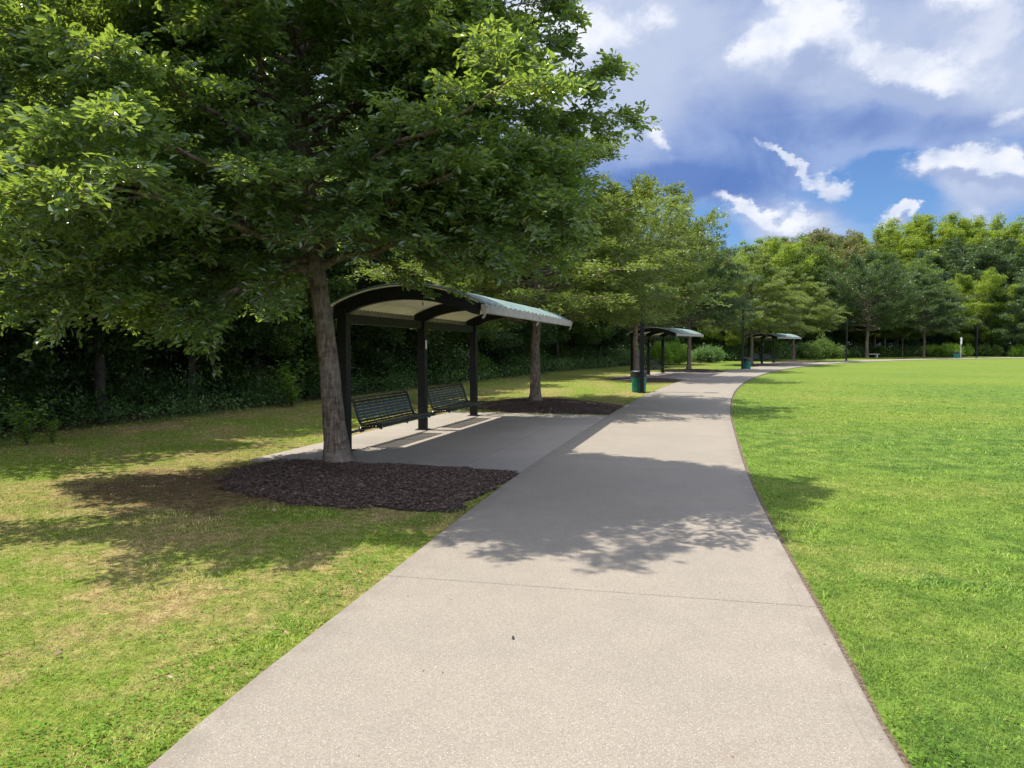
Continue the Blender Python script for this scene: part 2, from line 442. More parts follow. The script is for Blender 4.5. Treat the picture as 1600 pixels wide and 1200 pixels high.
def bed(site, local, H, nchip, label, lift=0.0):
    P = smooth_poly(np.array([loc(site, t, s_) for t, s_ in local])); c = P.mean(0)
    P = P + np.random.default_rng(5).normal(0, .035, P.shape); ang = np.arctan2(P[:,1]-c[1], P[:,0]-c[0]); rad = np.hypot(P[:,0]-c[0], P[:,1]-c[1]); od = np.argsort(ang)
    A = ang[od]; Rr = rad[od]
    fr = lambda a: np.interp(a, A, Rr, period=2*pi)
    BEDS.append((c, fr)); fr0 = fr; fr = lambda a: fr0(a)*(1-.035+.035*np.sin(a*7+1)*np.sin(a*3.3)+.02*np.sin(a*19))
    rg = np.random.default_rng(len(BEDS)+10)
    na, nr = 90, 14; V = [(c[0], c[1], G(*c)+H)]; F3 = []
    for i in range(1, nr+1):
        for j in range(na):
            a = 2*pi*j/na - pi; q = (i/nr); r = fr(a)*q
            x, y = c[0]+r*cos(a), c[1]+r*sin(a)
            V.append((x, y, G(x, y)+.008+(H-.008)*(1-q**2.4)+rg.normal(0, .006)*(q < .95)))
    for j in range(na): F3.append((0, 1+j, 1+(j+1)%na))
    for i in range(nr-1):
        for j in range(na):
            a0 = 1+i*na+j; a1 = 1+i*na+(j+1)%na; b0 = a0+na; b1 = a1+na; F3 += [(a0,b0,b1),(a0,b1,a1)]
    V = np.array(V); rn = np.full(len(V), .25)
    # chips: thin wedges
    u = np.sqrt(rg.random(nchip)); a = rg.uniform(-pi, pi, nchip); q = u*(1.0+.16*rg.random(nchip)**2*(rg.random(nchip) < .3)*(np.cos(a) < .2)); r = fr(a)*q
    x = c[0]+r*np.cos(a); y = c[1]+r*np.sin(a); z = gz(x, y)+.014+(H-.008)*np.clip(1-q**2.4, 0, 1)+rg.random(nchip)*.018
    ya = rg.uniform(0, 2*pi, nchip); pit = rg.normal(0, .35, nchip); L = rg.uniform(.025, .075, nchip)*1.0; W = L*rg.uniform(.14, .32, nchip)
    D = np.c_[np.cos(ya)*np.cos(pit), np.sin(ya)*np.cos(pit), np.sin(pit)]; S_ = np.c_[-np.sin(ya), np.cos(ya), rg.normal(0, .3, nchip)]
    cc = np.c_[x, y, z]; UP = np.c_[np.zeros(nchip), np.zeros(nchip), W*.6]
    p0 = cc-D*L[:,None]/2; p1 = cc+S_*W[:,None]/2+UP*.3; p2 = cc+D*L[:,None]/2; p3 = cc-S_*W[:,None]/2; p4 = cc+UP
    VV = np.stack([p0,p1,p2,p3,p4], 1).reshape(-1, 3); b0 = len(V)+np.arange(nchip)*5
    FF = np.concatenate([np.c_[b0,b0+3,b0+4], np.c_[b0+3,b0+2,b0+4], np.c_[b0+2,b0+1,b0+4], np.c_[b0+1,b0,b0+4]])
    o = mesh_np('wood_mulch', np.vstack([V, VV]), np.vstack([np.array(F3), FF]), M['mulch'], attrs={'rnd': np.r_[rn, np.repeat(rg.random(nchip), 5)]})
    tag(o, label, 'mulch bed', None, 'stuff')
bed(SITES[0], BED_A, .10, 26000, 'dark wood mulch spread around the big oak in front of the nearest shelter')
bed(SITES[0], BED_B, .14, 14000, 'dark wood mulch mounded around the tree at the far end of the nearest shelter')
for k in (1, 2):
    bed(SITES[k], BED_A, .10, 2500, 'dark wood mulch at the near end of the %s shelter' % ('second' if k == 1 else 'farthest'))
    bed(SITES[k], BED_B, .14, 2500, 'dark wood mulch at the far end of the %s shelter' % ('second' if k == 1 else 'farthest'))
def inbed(x, y, m=1.0):
    r = np.zeros(len(x), bool)
    for c, fr in BEDS:
        dx = x-c[0]; dy = y-c[1]; r |= np.hypot(dx, dy) < fr(np.arctan2(dy, dx))*m
    return r

# ------------------------------------------------------------------ grass
def blades(n, rg, dmin, dmax):
    """positions: density falls with the square of the distance from where people walk"""
    d = dmin*(dmax/dmin)**rg.random(n); a = rg.uniform(-.84, .84, n)
    x = d*np.sin(a); y = d*np.cos(a); return x, y, d
def grass(n, dmin, dmax, seed, name):
    rg = np.random.default_rng(seed); x, y, d = blades(n, rg, dmin, dmax)
    pd = path_dist(x, y)
    nse = .5+.5*np.sin(x*31.7+np.sin(y*17.3)*2)*np.sin(y*23.1+x*7.7)
    k = (rg.random(n) < np.clip((dmax-d)/(dmax*.6), 0, 1)) & (pd > PW/2+.045+.05*nse) & ~inpad(x, y, .02) & ~inbed(x, y, .985) & (wood_side(x, y) < .6)
    x, y, d = x[k], y[k], d[k]; n = len(x)
    # bigger tufts of coarse grass
    worn = ((x+3.6)/2.1)**2+((y-8.9)/1.7)**2; kk2 = rg.random(n) < np.clip(worn*1.1-.1, .18, 1); x, y, d, pdk = x[kk2], y[kk2], d[kk2], pd[k][kk2]; n = len(x)
    cl = np.sin(x*2.1+1.3*np.sin(y*1.7))*np.sin(y*2.6+1.1*np.sin(x*2.3)) + .5*np.sin(x*6.3+y*4.1)*np.sin(y*7.7-x*2.2)
    tuft = (cl > .75)
    vy = np.sqrt(np.clip(pdk-PW/2, 0, .4)/.4)
    sc = np.clip(d/4.0, .8, 9)**.28
    left = x < y*.3-.5
    H = rg.uniform(.010, .026, n)*sc*np.where(left, .72, 1)*np.where(tuft, 1.45, 1)*(1+.5*(1-vy))
    W = rg.uniform(.0022, .0042, n)*np.clip(d/4, .8, 9)**.75*np.where(tuft, 1.5, 1)
    a = rg.uniform(0, 2*pi, n); lean = rg.uniform(.2, 1.5, n)
    z = gz(x, y)
    B = np.c_[x, y, z-.003]; side = np.c_[-np.sin(a), np.cos(a), np.zeros(n)]*W[:,None]
    ld = np.c_[np.cos(a), np.sin(a), np.zeros(n)]*(H*lean)[:,None]; up = np.c_[np.zeros(n), np.zeros(n), H]
    tw = rg.uniform(-1, 1, n)[:,None]*side*3
    p0 = B-side*.5; p1 = B+side*.5; p2 = B+side*.42+ld*.4+up*.7+tw*.3; p3 = B-side*.42+ld*.4+up*.7+tw*.3; p4 = B+ld+up*.95+tw
    V = np.stack([p0,p1,p2,p3,p4],1).reshape(-1,3); b0 = np.arange(n)*5
    F = np.concatenate([np.c_[b0,b0+1,b0+2], np.c_[b0,b0+2,b0+3], np.c_[b0+3,b0+2,b0+4]])
    rn = np.clip(rg.beta(2, 2.4, n)*.9 + np.where(tuft, .22, 0)*(rg.random(n) < .8), 0, .84); dead = rg.random(n) < np.where(left, .10, .035); rn[dead] = .97
    o = mesh_np(name, V, F, M['grass_blade'], attrs={'rnd': np.repeat(rn, 5)}); return o
o = grass(620000, 1.9, 42, 1, 'grass'); tag(o, 'short mown lawn grass either side of the path', 'grass', None, 'stuff')

# clover and broad leaved weeds hugging the path edge and dotting the lawn
def weeds(n, seed):
    rg = np.random.default_rng(seed)
    # clump centres
    m = 520; cd = 2.3*(15/2.3)**rg.random(m); ca = rg.uniform(-.8, .8, m); cx, cy = cd*np.sin(ca), cd*np.cos(ca)
    i = rg.integers(20, 75, 300); e = RE[i] + LN[i]*(PW+rg.uniform(.1, .55, 300)[:,None]); cx = np.r_[cx, e[:,0]]; cy = np.r_[cy, e[:,1]]
    k = rg.integers(0, len(cx), n); rr = rg.normal(0, .085, (n, 2)); x = cx[k]+rr[:,0]; y = cy[k]+rr[:,1]
    ok = (path_dist(x, y) > PW/2+.03) & ~inpad(x, y) & ~inbed(x, y, .97); x, y = x[ok], y[ok]; n = len(x)
    z = gz(x, y)+rg.uniform(.008, .04, n); L = rg.uniform(.009, .024, n); a = rg.uniform(0, 2*pi, n)
    D = np.c_[np.cos(a), np.sin(a), rg.normal(.2, .3, n)]; S_ = np.c_[-np.sin(a), np.cos(a), rg.normal(0, .3, n)]
    c = np.c_[x, y, z]; W = L*.38
    V = np.stack([c, c+D*L[:,None]*.5+S_*W[:,None], c+D*L[:,None], c+D*L[:,None]*.5-S_*W[:,None]], 1).reshape(-1,3); b0 = np.arange(n)*4
    return mesh_np('lawn_weeds', V, np.c_[b0,b0+3,b0+2,b0+1], M['weed'], attrs={'rnd': np.repeat(rg.random(n), 4)})
M['weed'] = foliage_mat('weed', (.055,.13,.014), (.10,.21,.02), (.20,.30,.04), .65, .3, .12)
tag(weeds(26000, 5), 'patches of clover and broad leaved weeds in the lawn', 'weeds', None, 'stuff')

# dead leaves scattered on the left lawn
rg = np.random.default_rng(8); n = 420
x = rg.uniform(-7.5, -.4, n); y = rg.uniform(3, 14, n); ok = (path_dist(x, y) > PW/2+.1) & ~inpad(x, y) & (wood_side(x, y) < 0); x, y = x[ok], y[ok]; n = len(x)
a = rg.uniform(0, 2*pi, n); L = rg.uniform(.02, .055, n); c = np.c_[x, y, gz(x, y)+rg.uniform(.018, .03, n)]
D = np.c_[np.cos(a), np.sin(a), rg.normal(0,.25,n)]*L[:,None]; S_ = np.c_[-np.sin(a), np.cos(a), rg.normal(.2,.3,n)]*L[:,None]*.33
V = np.stack([c-D*.5, c+S_, c+D*.5, c-S_], 1).reshape(-1,3); b0 = np.arange(n)*4
M['dead_leaf'] = foliage_mat('dead_leaf', (.12,.07,.035), (.26,.17,.09), (.42,.33,.22), .7, .1, .3)
tag(mesh_np('fallen_leaves', V, np.c_[b0,b0+3,b0+2,b0+1], M['dead_leaf'], attrs={'rnd': np.repeat(rg.random(n), 4)}), 'brown dead leaves scattered over the dry lawn', 'leaves', None, 'stuff')

# ------------------------------------------------------------------ trees
def unit(a): return a/np.maximum(np.linalg.norm(a, axis=-1, keepdims=True), 1e-9)
def tubes(P, Rr, k):
    """P (M,N,3), Rr (M,N) -> verts, quads"""
    Mn, Nn, _ = P.shape
    t = np.empty_like(P); t[:,1:-1] = P[:,2:]-P[:,:-2]; t[:,0] = P[:,1]-P[:,0]; t[:,-1] = P[:,-1]-P[:,-2]; t = unit(t)
    ref = np.where(np.abs(t[...,2:3]) < .85, np.array([0,0,1.]), np.array([1.,0,0])); 
    ref = np.broadcast_to(ref[:, Nn//2:Nn//2+1], t.shape)
    u = unit(np.cross(t, ref)); w = np.cross(t, u)
    a = np.arange(k)*2*pi/k
    V = P[:,:,None,:] + Rr[:,:,None,None]*(np.cos(a)[None,None,:,None]*u[:,:,None,:] + np.sin(a)[None,None,:,None]*w[:,:,None,:])
    idx = np.arange(Mn*Nn*k).reshape(Mn, Nn, k); nx_ = np.roll(idx, -1, axis=2)
    F = np.stack([idx[:,:-1], nx_[:,:-1], nx_[:,1:], idx[:,1:]], -1).reshape(-1, 4)
    return V.reshape(-1,3), F
def bez(a, b_, c_, u): u = u[...,None]; return (1-u)**2*a + 2*u*(1-u)*b_ + u*u*c_

def grow(seed, H, R0, z0, trunk_r, lean=(0,0), cen=(0,0), ry=1.0, nl=50, ns=12, nt=8, nlf=20, leaf=.08, shape='oak', sub=.32, twig=.5,
         droop=.25, clump=0.0, flat=.62, low=.5, extra=(), leafy=True, upb=1.0, lw=.42, six=False, start=.25, twig_tubes=False, rise=1.0, multi=0):
    rg = np.random.default_rng(seed)
    # trunk
    nz = 14; zz = np.linspace(0, H*.93, nz)**1.0; zz = np.r_[0, .06, .15, .3, .6, zz[1:][zz[1:] > .8]]; nz = len(zz)
    f = zz/H; wob = rg.normal(0, .012*H, (nz, 2))*f[:,None]*(1 if shape != 'pine' else .3)
    tx = lean[0]*np.minimum(zz/3.0, 1.4) + wob[:,0]; ty = lean[1]*np.minimum(zz/3.0, 1.4) + wob[:,1]
    tr = trunk_r*((1-f)**.85*.95+.05) + trunk_r*.6*np.exp(-zz/.17)
    TP = np.c_[tx, ty, zz]
    Vs, Fs = [], []; 
    def addt(V, F): Fs.append(F+sum(len(v) for v in Vs)); Vs.append(V)
    V, F = tubes(TP[None], tr[None], 16)
    V += rg.normal(0, trunk_r*.025, V.shape); addt(V, F)
    # limbs
    i = np.arange(nl); q = (i+.5)/nl
    if shape == 'oak':      # broad, tiered
        hs = z0 + (H*.9-z0)*q**1.25
        az = i*2.39996 + rg.normal(0, .25, nl); lowv = low*np.where(np.cos(az) < -.2, 1, .0) - (.5*(np.cos(az) >= -.2) if low > 1 else 0) if low > 1 else low
        ze = hs + (rg.uniform(-1, 0, nl)*lowv*(1-q) + rg.uniform(0, .6, nl)*(1-q) + q*.12*H*rise*rg.uniform(.4,1.3,nl))
        g = np.clip((ze-z0*.75)/(H-z0*.75), 0.001, 1); prof = np.sin(np.clip(.22+.80*g, 0, 1)*pi)**.75*np.where(g<.3, 1.0, 1) 
        prof = np.where(g < .28, .93+.07*g/.28, np.sqrt(np.clip(1-((g-.28)/.74)**2.0, .02, 1)))
    elif shape == 'round':
        hs = z0*.8 + (H*.72-z0*.8)*q; ze = z0 + (H-z0)*np.clip(q+rg.normal(0,.07,nl), 0.0, 1)
        g = np.clip((ze-z0)/(H-z0), 0, 1); prof = np.sqrt(np.clip(1-((g-.45)/.58)**2, .03, 1))
    elif shape == 'pine':
        hs = z0 + (H-z0)*q*.97; ze = hs + rg.normal(0,.25,nl); g = np.clip((ze-z0)/(H-z0), 0, 1); prof = (1-g)**.8*.95+.08
    prof = prof*rg.uniform(.72, 1.08, nl)
    if shape != 'oak': az = i*2.39996 + rg.normal(0, .25, nl)
    cf = np.clip(prof, 0, 1)
    S = np.c_[np.interp(hs, zz, tx), np.interp(hs, zz, ty), hs]
    E = np.c_[S[:,0]*0+lean[0]+cen[0]*cf+np.cos(az)*R0*prof, lean[1]+cen[1]*cf+np.sin(az)*R0*ry*prof, ze]
    for j_, (ex, ey, ez) in enumerate(extra):
        k_ = nl-1-2*j_ if False else int((j_*7+3) % nl); E[k_] = (ex, ey, ez); h_ = float(np.clip(ez-.15*abs(ez-z0)+.1, z0, H*.75)); hs[k_] = h_; prof[k_] = .62 if ex > 3 else 1.0
        S[k_] = (np.interp(h_, zz, tx), np.interp(h_, zz, ty), h_)
    Cn = (S+E)/2; Cn[:,2] += rg.uniform(.0, .10, nl)*R0*(1 if shape != 'pine' else -.3) 
    if shape == 'round': Cn[:,2] -= .12*R0; Cn[:, :2] += (E[:, :2]-S[:, :2])*.12
    u = np.linspace(0, 1, 8)[None].repeat(nl, 0)
    P = bez(S[:,None], Cn[:,None], E[:,None], u); P += rg.normal(0, .02*R0, P.shape)*np.sin(u*pi)[...,None]
    rl = np.interp(hs, zz, tr)*.5*np.clip(prof+.15, .3, 1); V, F = tubes(P, rl[:,None]*(1-u*.86), 7); addt(V, F)
    # sub branches
    def child(P, per, L, ulo, spread, drp, uphi, n_pts, flat):
        m, n, _ = P.shape; uu = ulo+(1-ulo)*((np.arange(per)+rg.random((m, per)))/per); uu = np.minimum(uu, .999)
        k = uu*(n-1); k0 = k.astype(int); fr_ = (k-k0)[...,None]; mi = np.arange(m)[:,None]
        B = P[mi, k0]*(1-fr_)+P[mi, k0+1]*fr_; T = unit(P[mi, k0+1]-P[mi, k0])
        sd = np.where(np.arange(per)%2 == 0, 1, -1)[None]*rg.uniform(*spread, (m, per))
        ca, sa = np.cos(sd), np.sin(sd)
        D = np.stack([T[...,0]*ca-T[...,1]*sa, T[...,0]*sa+T[...,1]*ca, T[...,2]*flat+rg.normal(uphi, .28, (m, per))], -1); D = unit(D)
        LL = L*(1.15-.55*uu)*rg.uniform(.6, 1.25, (m, per))
        v = np.linspace(0, 1, n_pts); 
        Q = B[:,:,None,:] + D[:,:,None,:]*(LL[:,:,None]*v)[...,None]
        Q[...,2] -= drp*LL[:,:,None]*v**2
        return Q.reshape(m*per, n_pts, 3), uu.ravel()
    Ls = sub*R0*np.clip(prof, .35, 1)
    Q, uu = child(P, ns, Ls[:,None], start, (.35, 1.15), droop, .08 if shape != 'round' else .2, 5, .7)
    r1 = np.repeat(rl, ns)*.34*(1-.6*uu); v5 = np.linspace(0, 1, 5)
    V, F = tubes(Q, np.maximum(r1[:,None]*(1-.8*v5), .004), 4); addt(V, F)
    W_, _ = child(Q, nt, twig*.9, .15, (.3, 1.3), droop*.8, .10 if shape != 'round' else .3, 4, .6)
    if twig_tubes:
        V, F = tubes(W_, np.full((len(W_), 4), .0035)*np.array([1.3,1,.8,.5]), 3); addt(V, F)
    VW, FW = np.vstack(Vs), np.vstack(Fs)
    # leaves
    if clump:
        m = len(Q); nn_ = nt*nlf; cr = clump*rg.uniform(.55, 1.3, (m,1)); ce = Q[:,-1] - .25*(Q[:,-1]-Q[:,-2])
        kk_ = np.repeat(np.arange(m), nn_); n = len(kk_); uv_ = unit(rg.normal(0, 1, (n,3))); r_ = rg.random(n)**.42
        lump = 1+.25*np.sin(uv_[:,0]*6+kk_)*np.sin(uv_[:,1]*7+kk_*1.3)
        B = ce[kk_] + uv_*np.array([1,1,flat])*(cr[kk_,0]*r_*lump)[:,None]
        D = unit(uv_*np.array([1,1,.3])+rg.normal(0,.55,(n,3))); up = rg.normal(0,.5,(n,3))+uv_*.5+np.array([0,0,upb]); Nn = unit(up-D*(up*D).sum(1,keepdims=True)); Sd = np.cross(Nn, D)
        L = leaf*rg.uniform(.55,1.25,n)[:,None]; w = lw*L*rg.uniform(.75,1.15,(n,1))
        V = np.stack([B, B+D*L*.55+Sd*w*.5, B+D*L, B+D*L*.55-Sd*w*.5], 1).reshape(-1,3); b0 = np.arange(n)*4
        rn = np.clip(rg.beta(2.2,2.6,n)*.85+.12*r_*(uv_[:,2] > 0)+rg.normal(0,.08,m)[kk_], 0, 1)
        return VW, FW, V, np.c_[b0,b0+3,b0+2,b0+1], np.repeat(rn, 4)
    m = len(W_); uu = (np.arange(nlf)+rg.random((m, nlf)))/nlf; k = np.minimum(uu, .999)*3; k0 = k.astype(int); fr_ = (k-k0)[...,None]; mi = np.arange(m)[:,None]
    B = W_[mi, k0]*(1-fr_)+W_[mi, k0+1]*fr_; T = unit(W_[mi, k0+1]-W_[mi, k0])
    B = B.reshape(-1,3); T = T.reshape(-1,3); n = len(B)
    sd = np.where(rg.random(n) < .5, 1, -1)*rg.uniform(.3, 1.3, n); ca, sa = np.cos(sd), np.sin(sd)
    D = unit(np.c_[T[:,0]*ca-T[:,1]*sa, T[:,0]*sa+T[:,1]*ca, T[:,2]*.5] + rg.normal(0, .35, (n, 3)) + np.array([0,0,.12]))
    up = rg.normal(0, .55, (n, 3)) + np.array([0,0,upb]); Nn = unit(up - D*(up*D).sum(1, keepdims=True)); Sd = np.cross(Nn, D)
    L = leaf*rg.uniform(.42, 1.32, n)[:,None]; B = B + rg.normal(0, leaf*.35, (n,3)); w = lw*L*rg.uniform(.75,1.15,(n,1))
    if six:
        fold = Nn*L*.08
        V = np.stack([B, B+D*L*.35+Sd*w*.34+fold, B+D*L*.72+Sd*w*.5+fold, B+D*L-Nn*L*.06, B+D*L*.72-Sd*w*.5+fold, B+D*L*.35-Sd*w*.34+fold], 1).reshape(-1,3)
        b0 = np.arange(n)*6; F = np.concatenate([np.c_[b0,b0+3,b0+2,b0+1], np.c_[b0,b0+5,b0+4,b0+3]]); kk = 6
    else:
        V = np.stack([B, B+D*L*.55+Sd*w*.5, B+D*L, B+D*L*.55-Sd*w*.5], 1).reshape(-1,3); b0 = np.arange(n)*4; F = np.c_[b0,b0+3,b0+2,b0+1]; kk = 4
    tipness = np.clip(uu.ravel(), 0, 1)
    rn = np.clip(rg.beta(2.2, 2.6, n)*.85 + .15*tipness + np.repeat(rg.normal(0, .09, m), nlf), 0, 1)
    return VW, FW, V, F, np.repeat(rn, kk)

def make_tree(name, loc_, data, bark, leafm, rz=0.0, scale=(1,1,1)):
    t = empty(name, loc_, rz); t.scale = scale
    VW, FW, V, F, rn = data
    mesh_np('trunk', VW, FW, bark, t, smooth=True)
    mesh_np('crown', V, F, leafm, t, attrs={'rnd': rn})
    return t

LM = {
 'hero': foliage_mat('leaf_oak', (.024,.060,.030), (.060,.125,.042), (.25,.34,.05), .24, .38, 1.0, (.50,.66,.06)),
 'oak': foliage_mat('leaf_park_oak', (.045,.082,.020), (.125,.185,.032), (.33,.33,.07), .42, .33, .5, (.30,.38,.05)),
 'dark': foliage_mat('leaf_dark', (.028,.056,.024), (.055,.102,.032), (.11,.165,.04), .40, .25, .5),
 'wood': foliage_mat('leaf_wood', (.034,.068,.018), (.075,.135,.028), (.17,.23,.04), .45, .3, .4),
 'bright': foliage_mat('leaf_bright', (.070,.125,.014), (.145,.22,.022), (.29,.34,.045), .5, .35, .35),
 'olive': foliage_mat('leaf_olive', (.06,.08,.028), (.125,.15,.045), (.24,.21,.075), .5, .3, .35),
 'pine': foliage_mat('needle_blue', (.022,.055,.036), (.045,.095,.06), (.09,.15,.085), .5, .15, .35),
 'shrub': foliage_mat('leaf_shrub', (.07,.15,.016), (.15,.27,.03), (.28,.39,.06), .5, .35, .35),
 'under': foliage_mat('leaf_under', (.040,.085,.028), (.08,.155,.045), (.16,.26,.06), .45, .3, .45),
}
# the big oak at the near end of the nearest shelter
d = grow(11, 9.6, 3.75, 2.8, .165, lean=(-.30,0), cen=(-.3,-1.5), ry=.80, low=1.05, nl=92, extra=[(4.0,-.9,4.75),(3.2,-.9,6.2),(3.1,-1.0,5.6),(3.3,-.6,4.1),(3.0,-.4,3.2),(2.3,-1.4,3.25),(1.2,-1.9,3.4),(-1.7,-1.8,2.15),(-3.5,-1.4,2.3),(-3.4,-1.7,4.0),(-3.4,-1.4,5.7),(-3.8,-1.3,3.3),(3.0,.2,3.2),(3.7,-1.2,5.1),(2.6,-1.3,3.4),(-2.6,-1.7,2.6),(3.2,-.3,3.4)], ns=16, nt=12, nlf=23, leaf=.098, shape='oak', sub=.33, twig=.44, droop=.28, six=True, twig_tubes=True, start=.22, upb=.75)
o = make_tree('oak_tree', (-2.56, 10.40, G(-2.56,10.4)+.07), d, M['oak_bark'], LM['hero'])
tag(o, 'big dark leaved oak with grey trunk standing in mulch in front of the nearest shelter', 'tree')

# park oaks by the other beds and along the path: two builds, copied
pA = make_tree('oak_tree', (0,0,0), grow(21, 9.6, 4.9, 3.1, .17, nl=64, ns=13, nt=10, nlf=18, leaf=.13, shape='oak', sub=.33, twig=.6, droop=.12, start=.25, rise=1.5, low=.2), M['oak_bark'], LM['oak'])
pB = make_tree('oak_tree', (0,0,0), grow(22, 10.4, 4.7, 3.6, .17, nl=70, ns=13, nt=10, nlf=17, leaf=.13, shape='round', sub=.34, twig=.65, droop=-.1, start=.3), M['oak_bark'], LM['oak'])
used = set()
def place(proto, x, y, rz, sc, label, group=None, leafm=None, cat='tree', zoff=0.0, name=None):
    if proto.name not in used: used.add(proto.name); o = proto
    else:
        o = copy_tree(proto)
    o.location = (x, y, G(x, y)+zoff); o.rotation_euler = (0, 0, rz); o.scale = sc if hasattr(sc, '__len__') else (sc, sc, sc)
    for c in o.children:
        if c.name.startswith('crown') or c.name.startswith('foliage'):
            if leafm: c.material_slots[0].link = 'OBJECT'; c.material_slots[0].material = leafm
    for kx in ('label','category','group'):
        if kx in o: del o[kx]
    tag(o, label, cat, group); return o
gO = 'oaks planted along the path'
place(pA, .72, 21.8, .4, (.97,.97,.80), 'spreading yellow green oak in mulch at the far end of the nearest shelter', gO, zoff=.1)
place(pB, 6.56, 37.6, 2.1, (.95,.95,.92), 'tall round topped oak behind the first lamp post and its bin', gO, zoff=.05)
place(pA, 12.1, 48.6, 3.3, (.85,.85,.95), 'oak in mulch just past the green roof of the second shelter', gO, LM['dark'], zoff=.1)
place(pA, 20.6, 61.2, 1.2, (.95,.95,.88), 'olive tinged oak at the near end of the farthest shelter', gO, zoff=.05)
place(pA, 29.3, 74.0, 5.0, (.95,.95,.9), 'oak at the far end of the farthest shelter', gO, zoff=.1)
place(pB, 44.9, 90, 0.3, (1.25,1.25,1.2), 'large dark oak right of the third lamp post', gO, LM['dark'])
place(pA, 55.0, 95, 2.2, (1.1,1.1,1.05), 'wide dark oak left of the yellow shrubs across the field', gO, LM['dark'])
place(pA, 50.5, 99, 4.2, (.9,.9,.9), 'smaller oak between the two dark oaks across the field', gO)

# woodland kinds
wA = make_tree('woodland_tree', (0,0,0), grow(31, 13, 5.0, 1.6, .17, nl=50, ns=7, nt=10, nlf=20, leaf=.19, shape='round', sub=.34, droop=.1, start=.3, clump=.75, lw=.6), M['wood_bark'], LM['dark'])
wB = make_tree('woodland_tree', (0,0,0), grow(32, 15, 5.4, 3.0, .2, nl=52, ns=11, nt=9, nlf=16, leaf=.20, shape='round', sub=.34, droop=.05, start=.25, clump=.66, lw=.6), M['wood_bark'], LM['wood'])
wC = make_tree('tall_tree', (0,0,0), grow(33, 23, 8.6, 5, .3, nl=60, ns=12, nt=9, nlf=16, leaf=.27, shape='round', sub=.30, droop=.10, start=.3, clump=.85, flat=.5, lw=.6), M['wood_bark'], LM['bright'])
wD = make_tree('pine_tree', (0,0,0), grow(34, 16, 3.4, 1.5, .2, nl=80, ns=8, nt=7, nlf=12, leaf=.26, shape='pine', sub=.3, twig=.7, droop=.15, start=.2, lw=.16, upb=.4), M['wood_bark'], LM['pine'])
rg = np.random.default_rng(77)
gW = 'dark trees of the wood behind the left lawn'
lW = 'dark leafy tree in the shaded wood behind the left lawn'
s_ = 6.0
while s_ < 84:
    for off, sc in ((2.6, .74), (6.0, .92), (10.5, 1.1)):
        if off > 6 and rg.random() < .3: continue
        x, y = wood_pt(s_+rg.uniform(-.8,.8), off+rg.uniform(-.5,.7))
        if y < -6: continue
        pr = wA if rg.random() < .6 else wB
        k = sc*rg.uniform(.88,1.1)
        place(pr, float(x), float(y), rg.uniform(0,6.28), (k*1.05, k*1.05, k), lW, gW, LM['dark'] if rg.random() < .7 else LM['wood'])
    s_ += 3.5
# the wood beyond the field
gF = 'trees of the wood beyond the field'
kinds = {'bright': 'bright yellow green tree', 'wood': 'mid green tree', 'olive': 'dull olive tree', 'dark': 'dark green tree', 'pine': 'blue green pine'}
FT = [ # px, depth, proto, material, height
 (1100,82,'B','wood',11),(1125,78,'B','bright',10),(1150,88,'B','olive',12),(1172,84,'A','wood',11),(1186,92,'B','bright',14.5),(1205,100,'B','bright',16),
 (1228,98,'B','wood',15.5),(1240,108,'C','wood',18.5),(1268,104,'B','olive',17.5),(1290,118,'C','olive',20),(1312,112,'B','dark',17),(1318,124,'C','olive',21.5),(1345,112,'B','wood',16),
 (1350,128,'C','bright',20.5),(1385,122,'C','bright',22),(1412,131,'C','bright',25.5),(1400,106,'B','wood',14.5),(1452,136,'C','bright',27),(1440,110,'P','pine',15.5),(1468,112,'P','pine',12.5),
 (1495,134,'C','bright',25.5),(1500,119,'B','dark',18.5),(1530,138,'C','bright',27),(1524,103,'B','bright',11.8),(1556,118,'C','dark',19.5),(1585,142,'C','bright',26),(1600,112,'B','dark',13.5),
 (1625,135,'C','bright',25),(1660,128,'C','wood',23),(1588,100,'A','dark',9.5),(1640,104,'A','dark',13),(1700,125,'C','bright',24),(1750,120,'C','wood',22),(1480,124,'C','dark',19),(1378,116,'B','wood',15),(1070,88,'B','wood',12.5),(1045,84,'A','wood',11)]
protos = {'A': (wA, 13), 'B': (wB, 15), 'C': (wC, 23), 'P': (wD, 16)}
spec = {
 (1524,103): ('bushy_tree', 'bright green bushy tree right behind the fourth lamp post'),
 (1440,110): (None, 'taller blue green pine beyond the field'),
 (1468,112): (None, 'shorter blue green pine just right of the taller one beyond the field'),
 (1452,136): (None, 'tallest bright yellow green tree rising over the pines'),
 (1268,104): (None, 'dull olive tree with bare pale branches beyond the farthest shelter'),
 (1588,100): (None, 'grey green low tree at the right edge beyond the field')}
for px, D, pk, mk, Hh in FT:
    pr, ph = protos[pk]; x = (px-800)/1110*D; k = Hh/ph*(1.04 if pk != 'C' else .95)
    sp = spec.get((px, D)); lab = sp[1] if sp else '%s in the wood beyond the field, %s' % (kinds[mk], 'towering at the back' if pk == 'C' else 'lower and nearer the grass')
    w = k*(1.0 if pk != 'C' else 1.0)
    o = place(pr, x, D, rg.uniform(0,6.28), (w*1.1, w*1.1, k), lab, None if sp else gF, LM[mk])
    if sp and sp[0]: o.name = sp[0]
# filler rows behind, so the wood has depth
for i in range(30):
    x, y = wood_pt(84+i*4.2, 7+rg.uniform(-1.5,2)); px = 800+1110*x/y
    place(wA, float(x), float(y), rg.uniform(0,6.28), rg.uniform(.62,.8)*(1.0 if px > 1180 else .8), 'low dark tree filling the edge of the wood beyond the field', 'low dark trees at the edge of the far wood', LM['dark'])

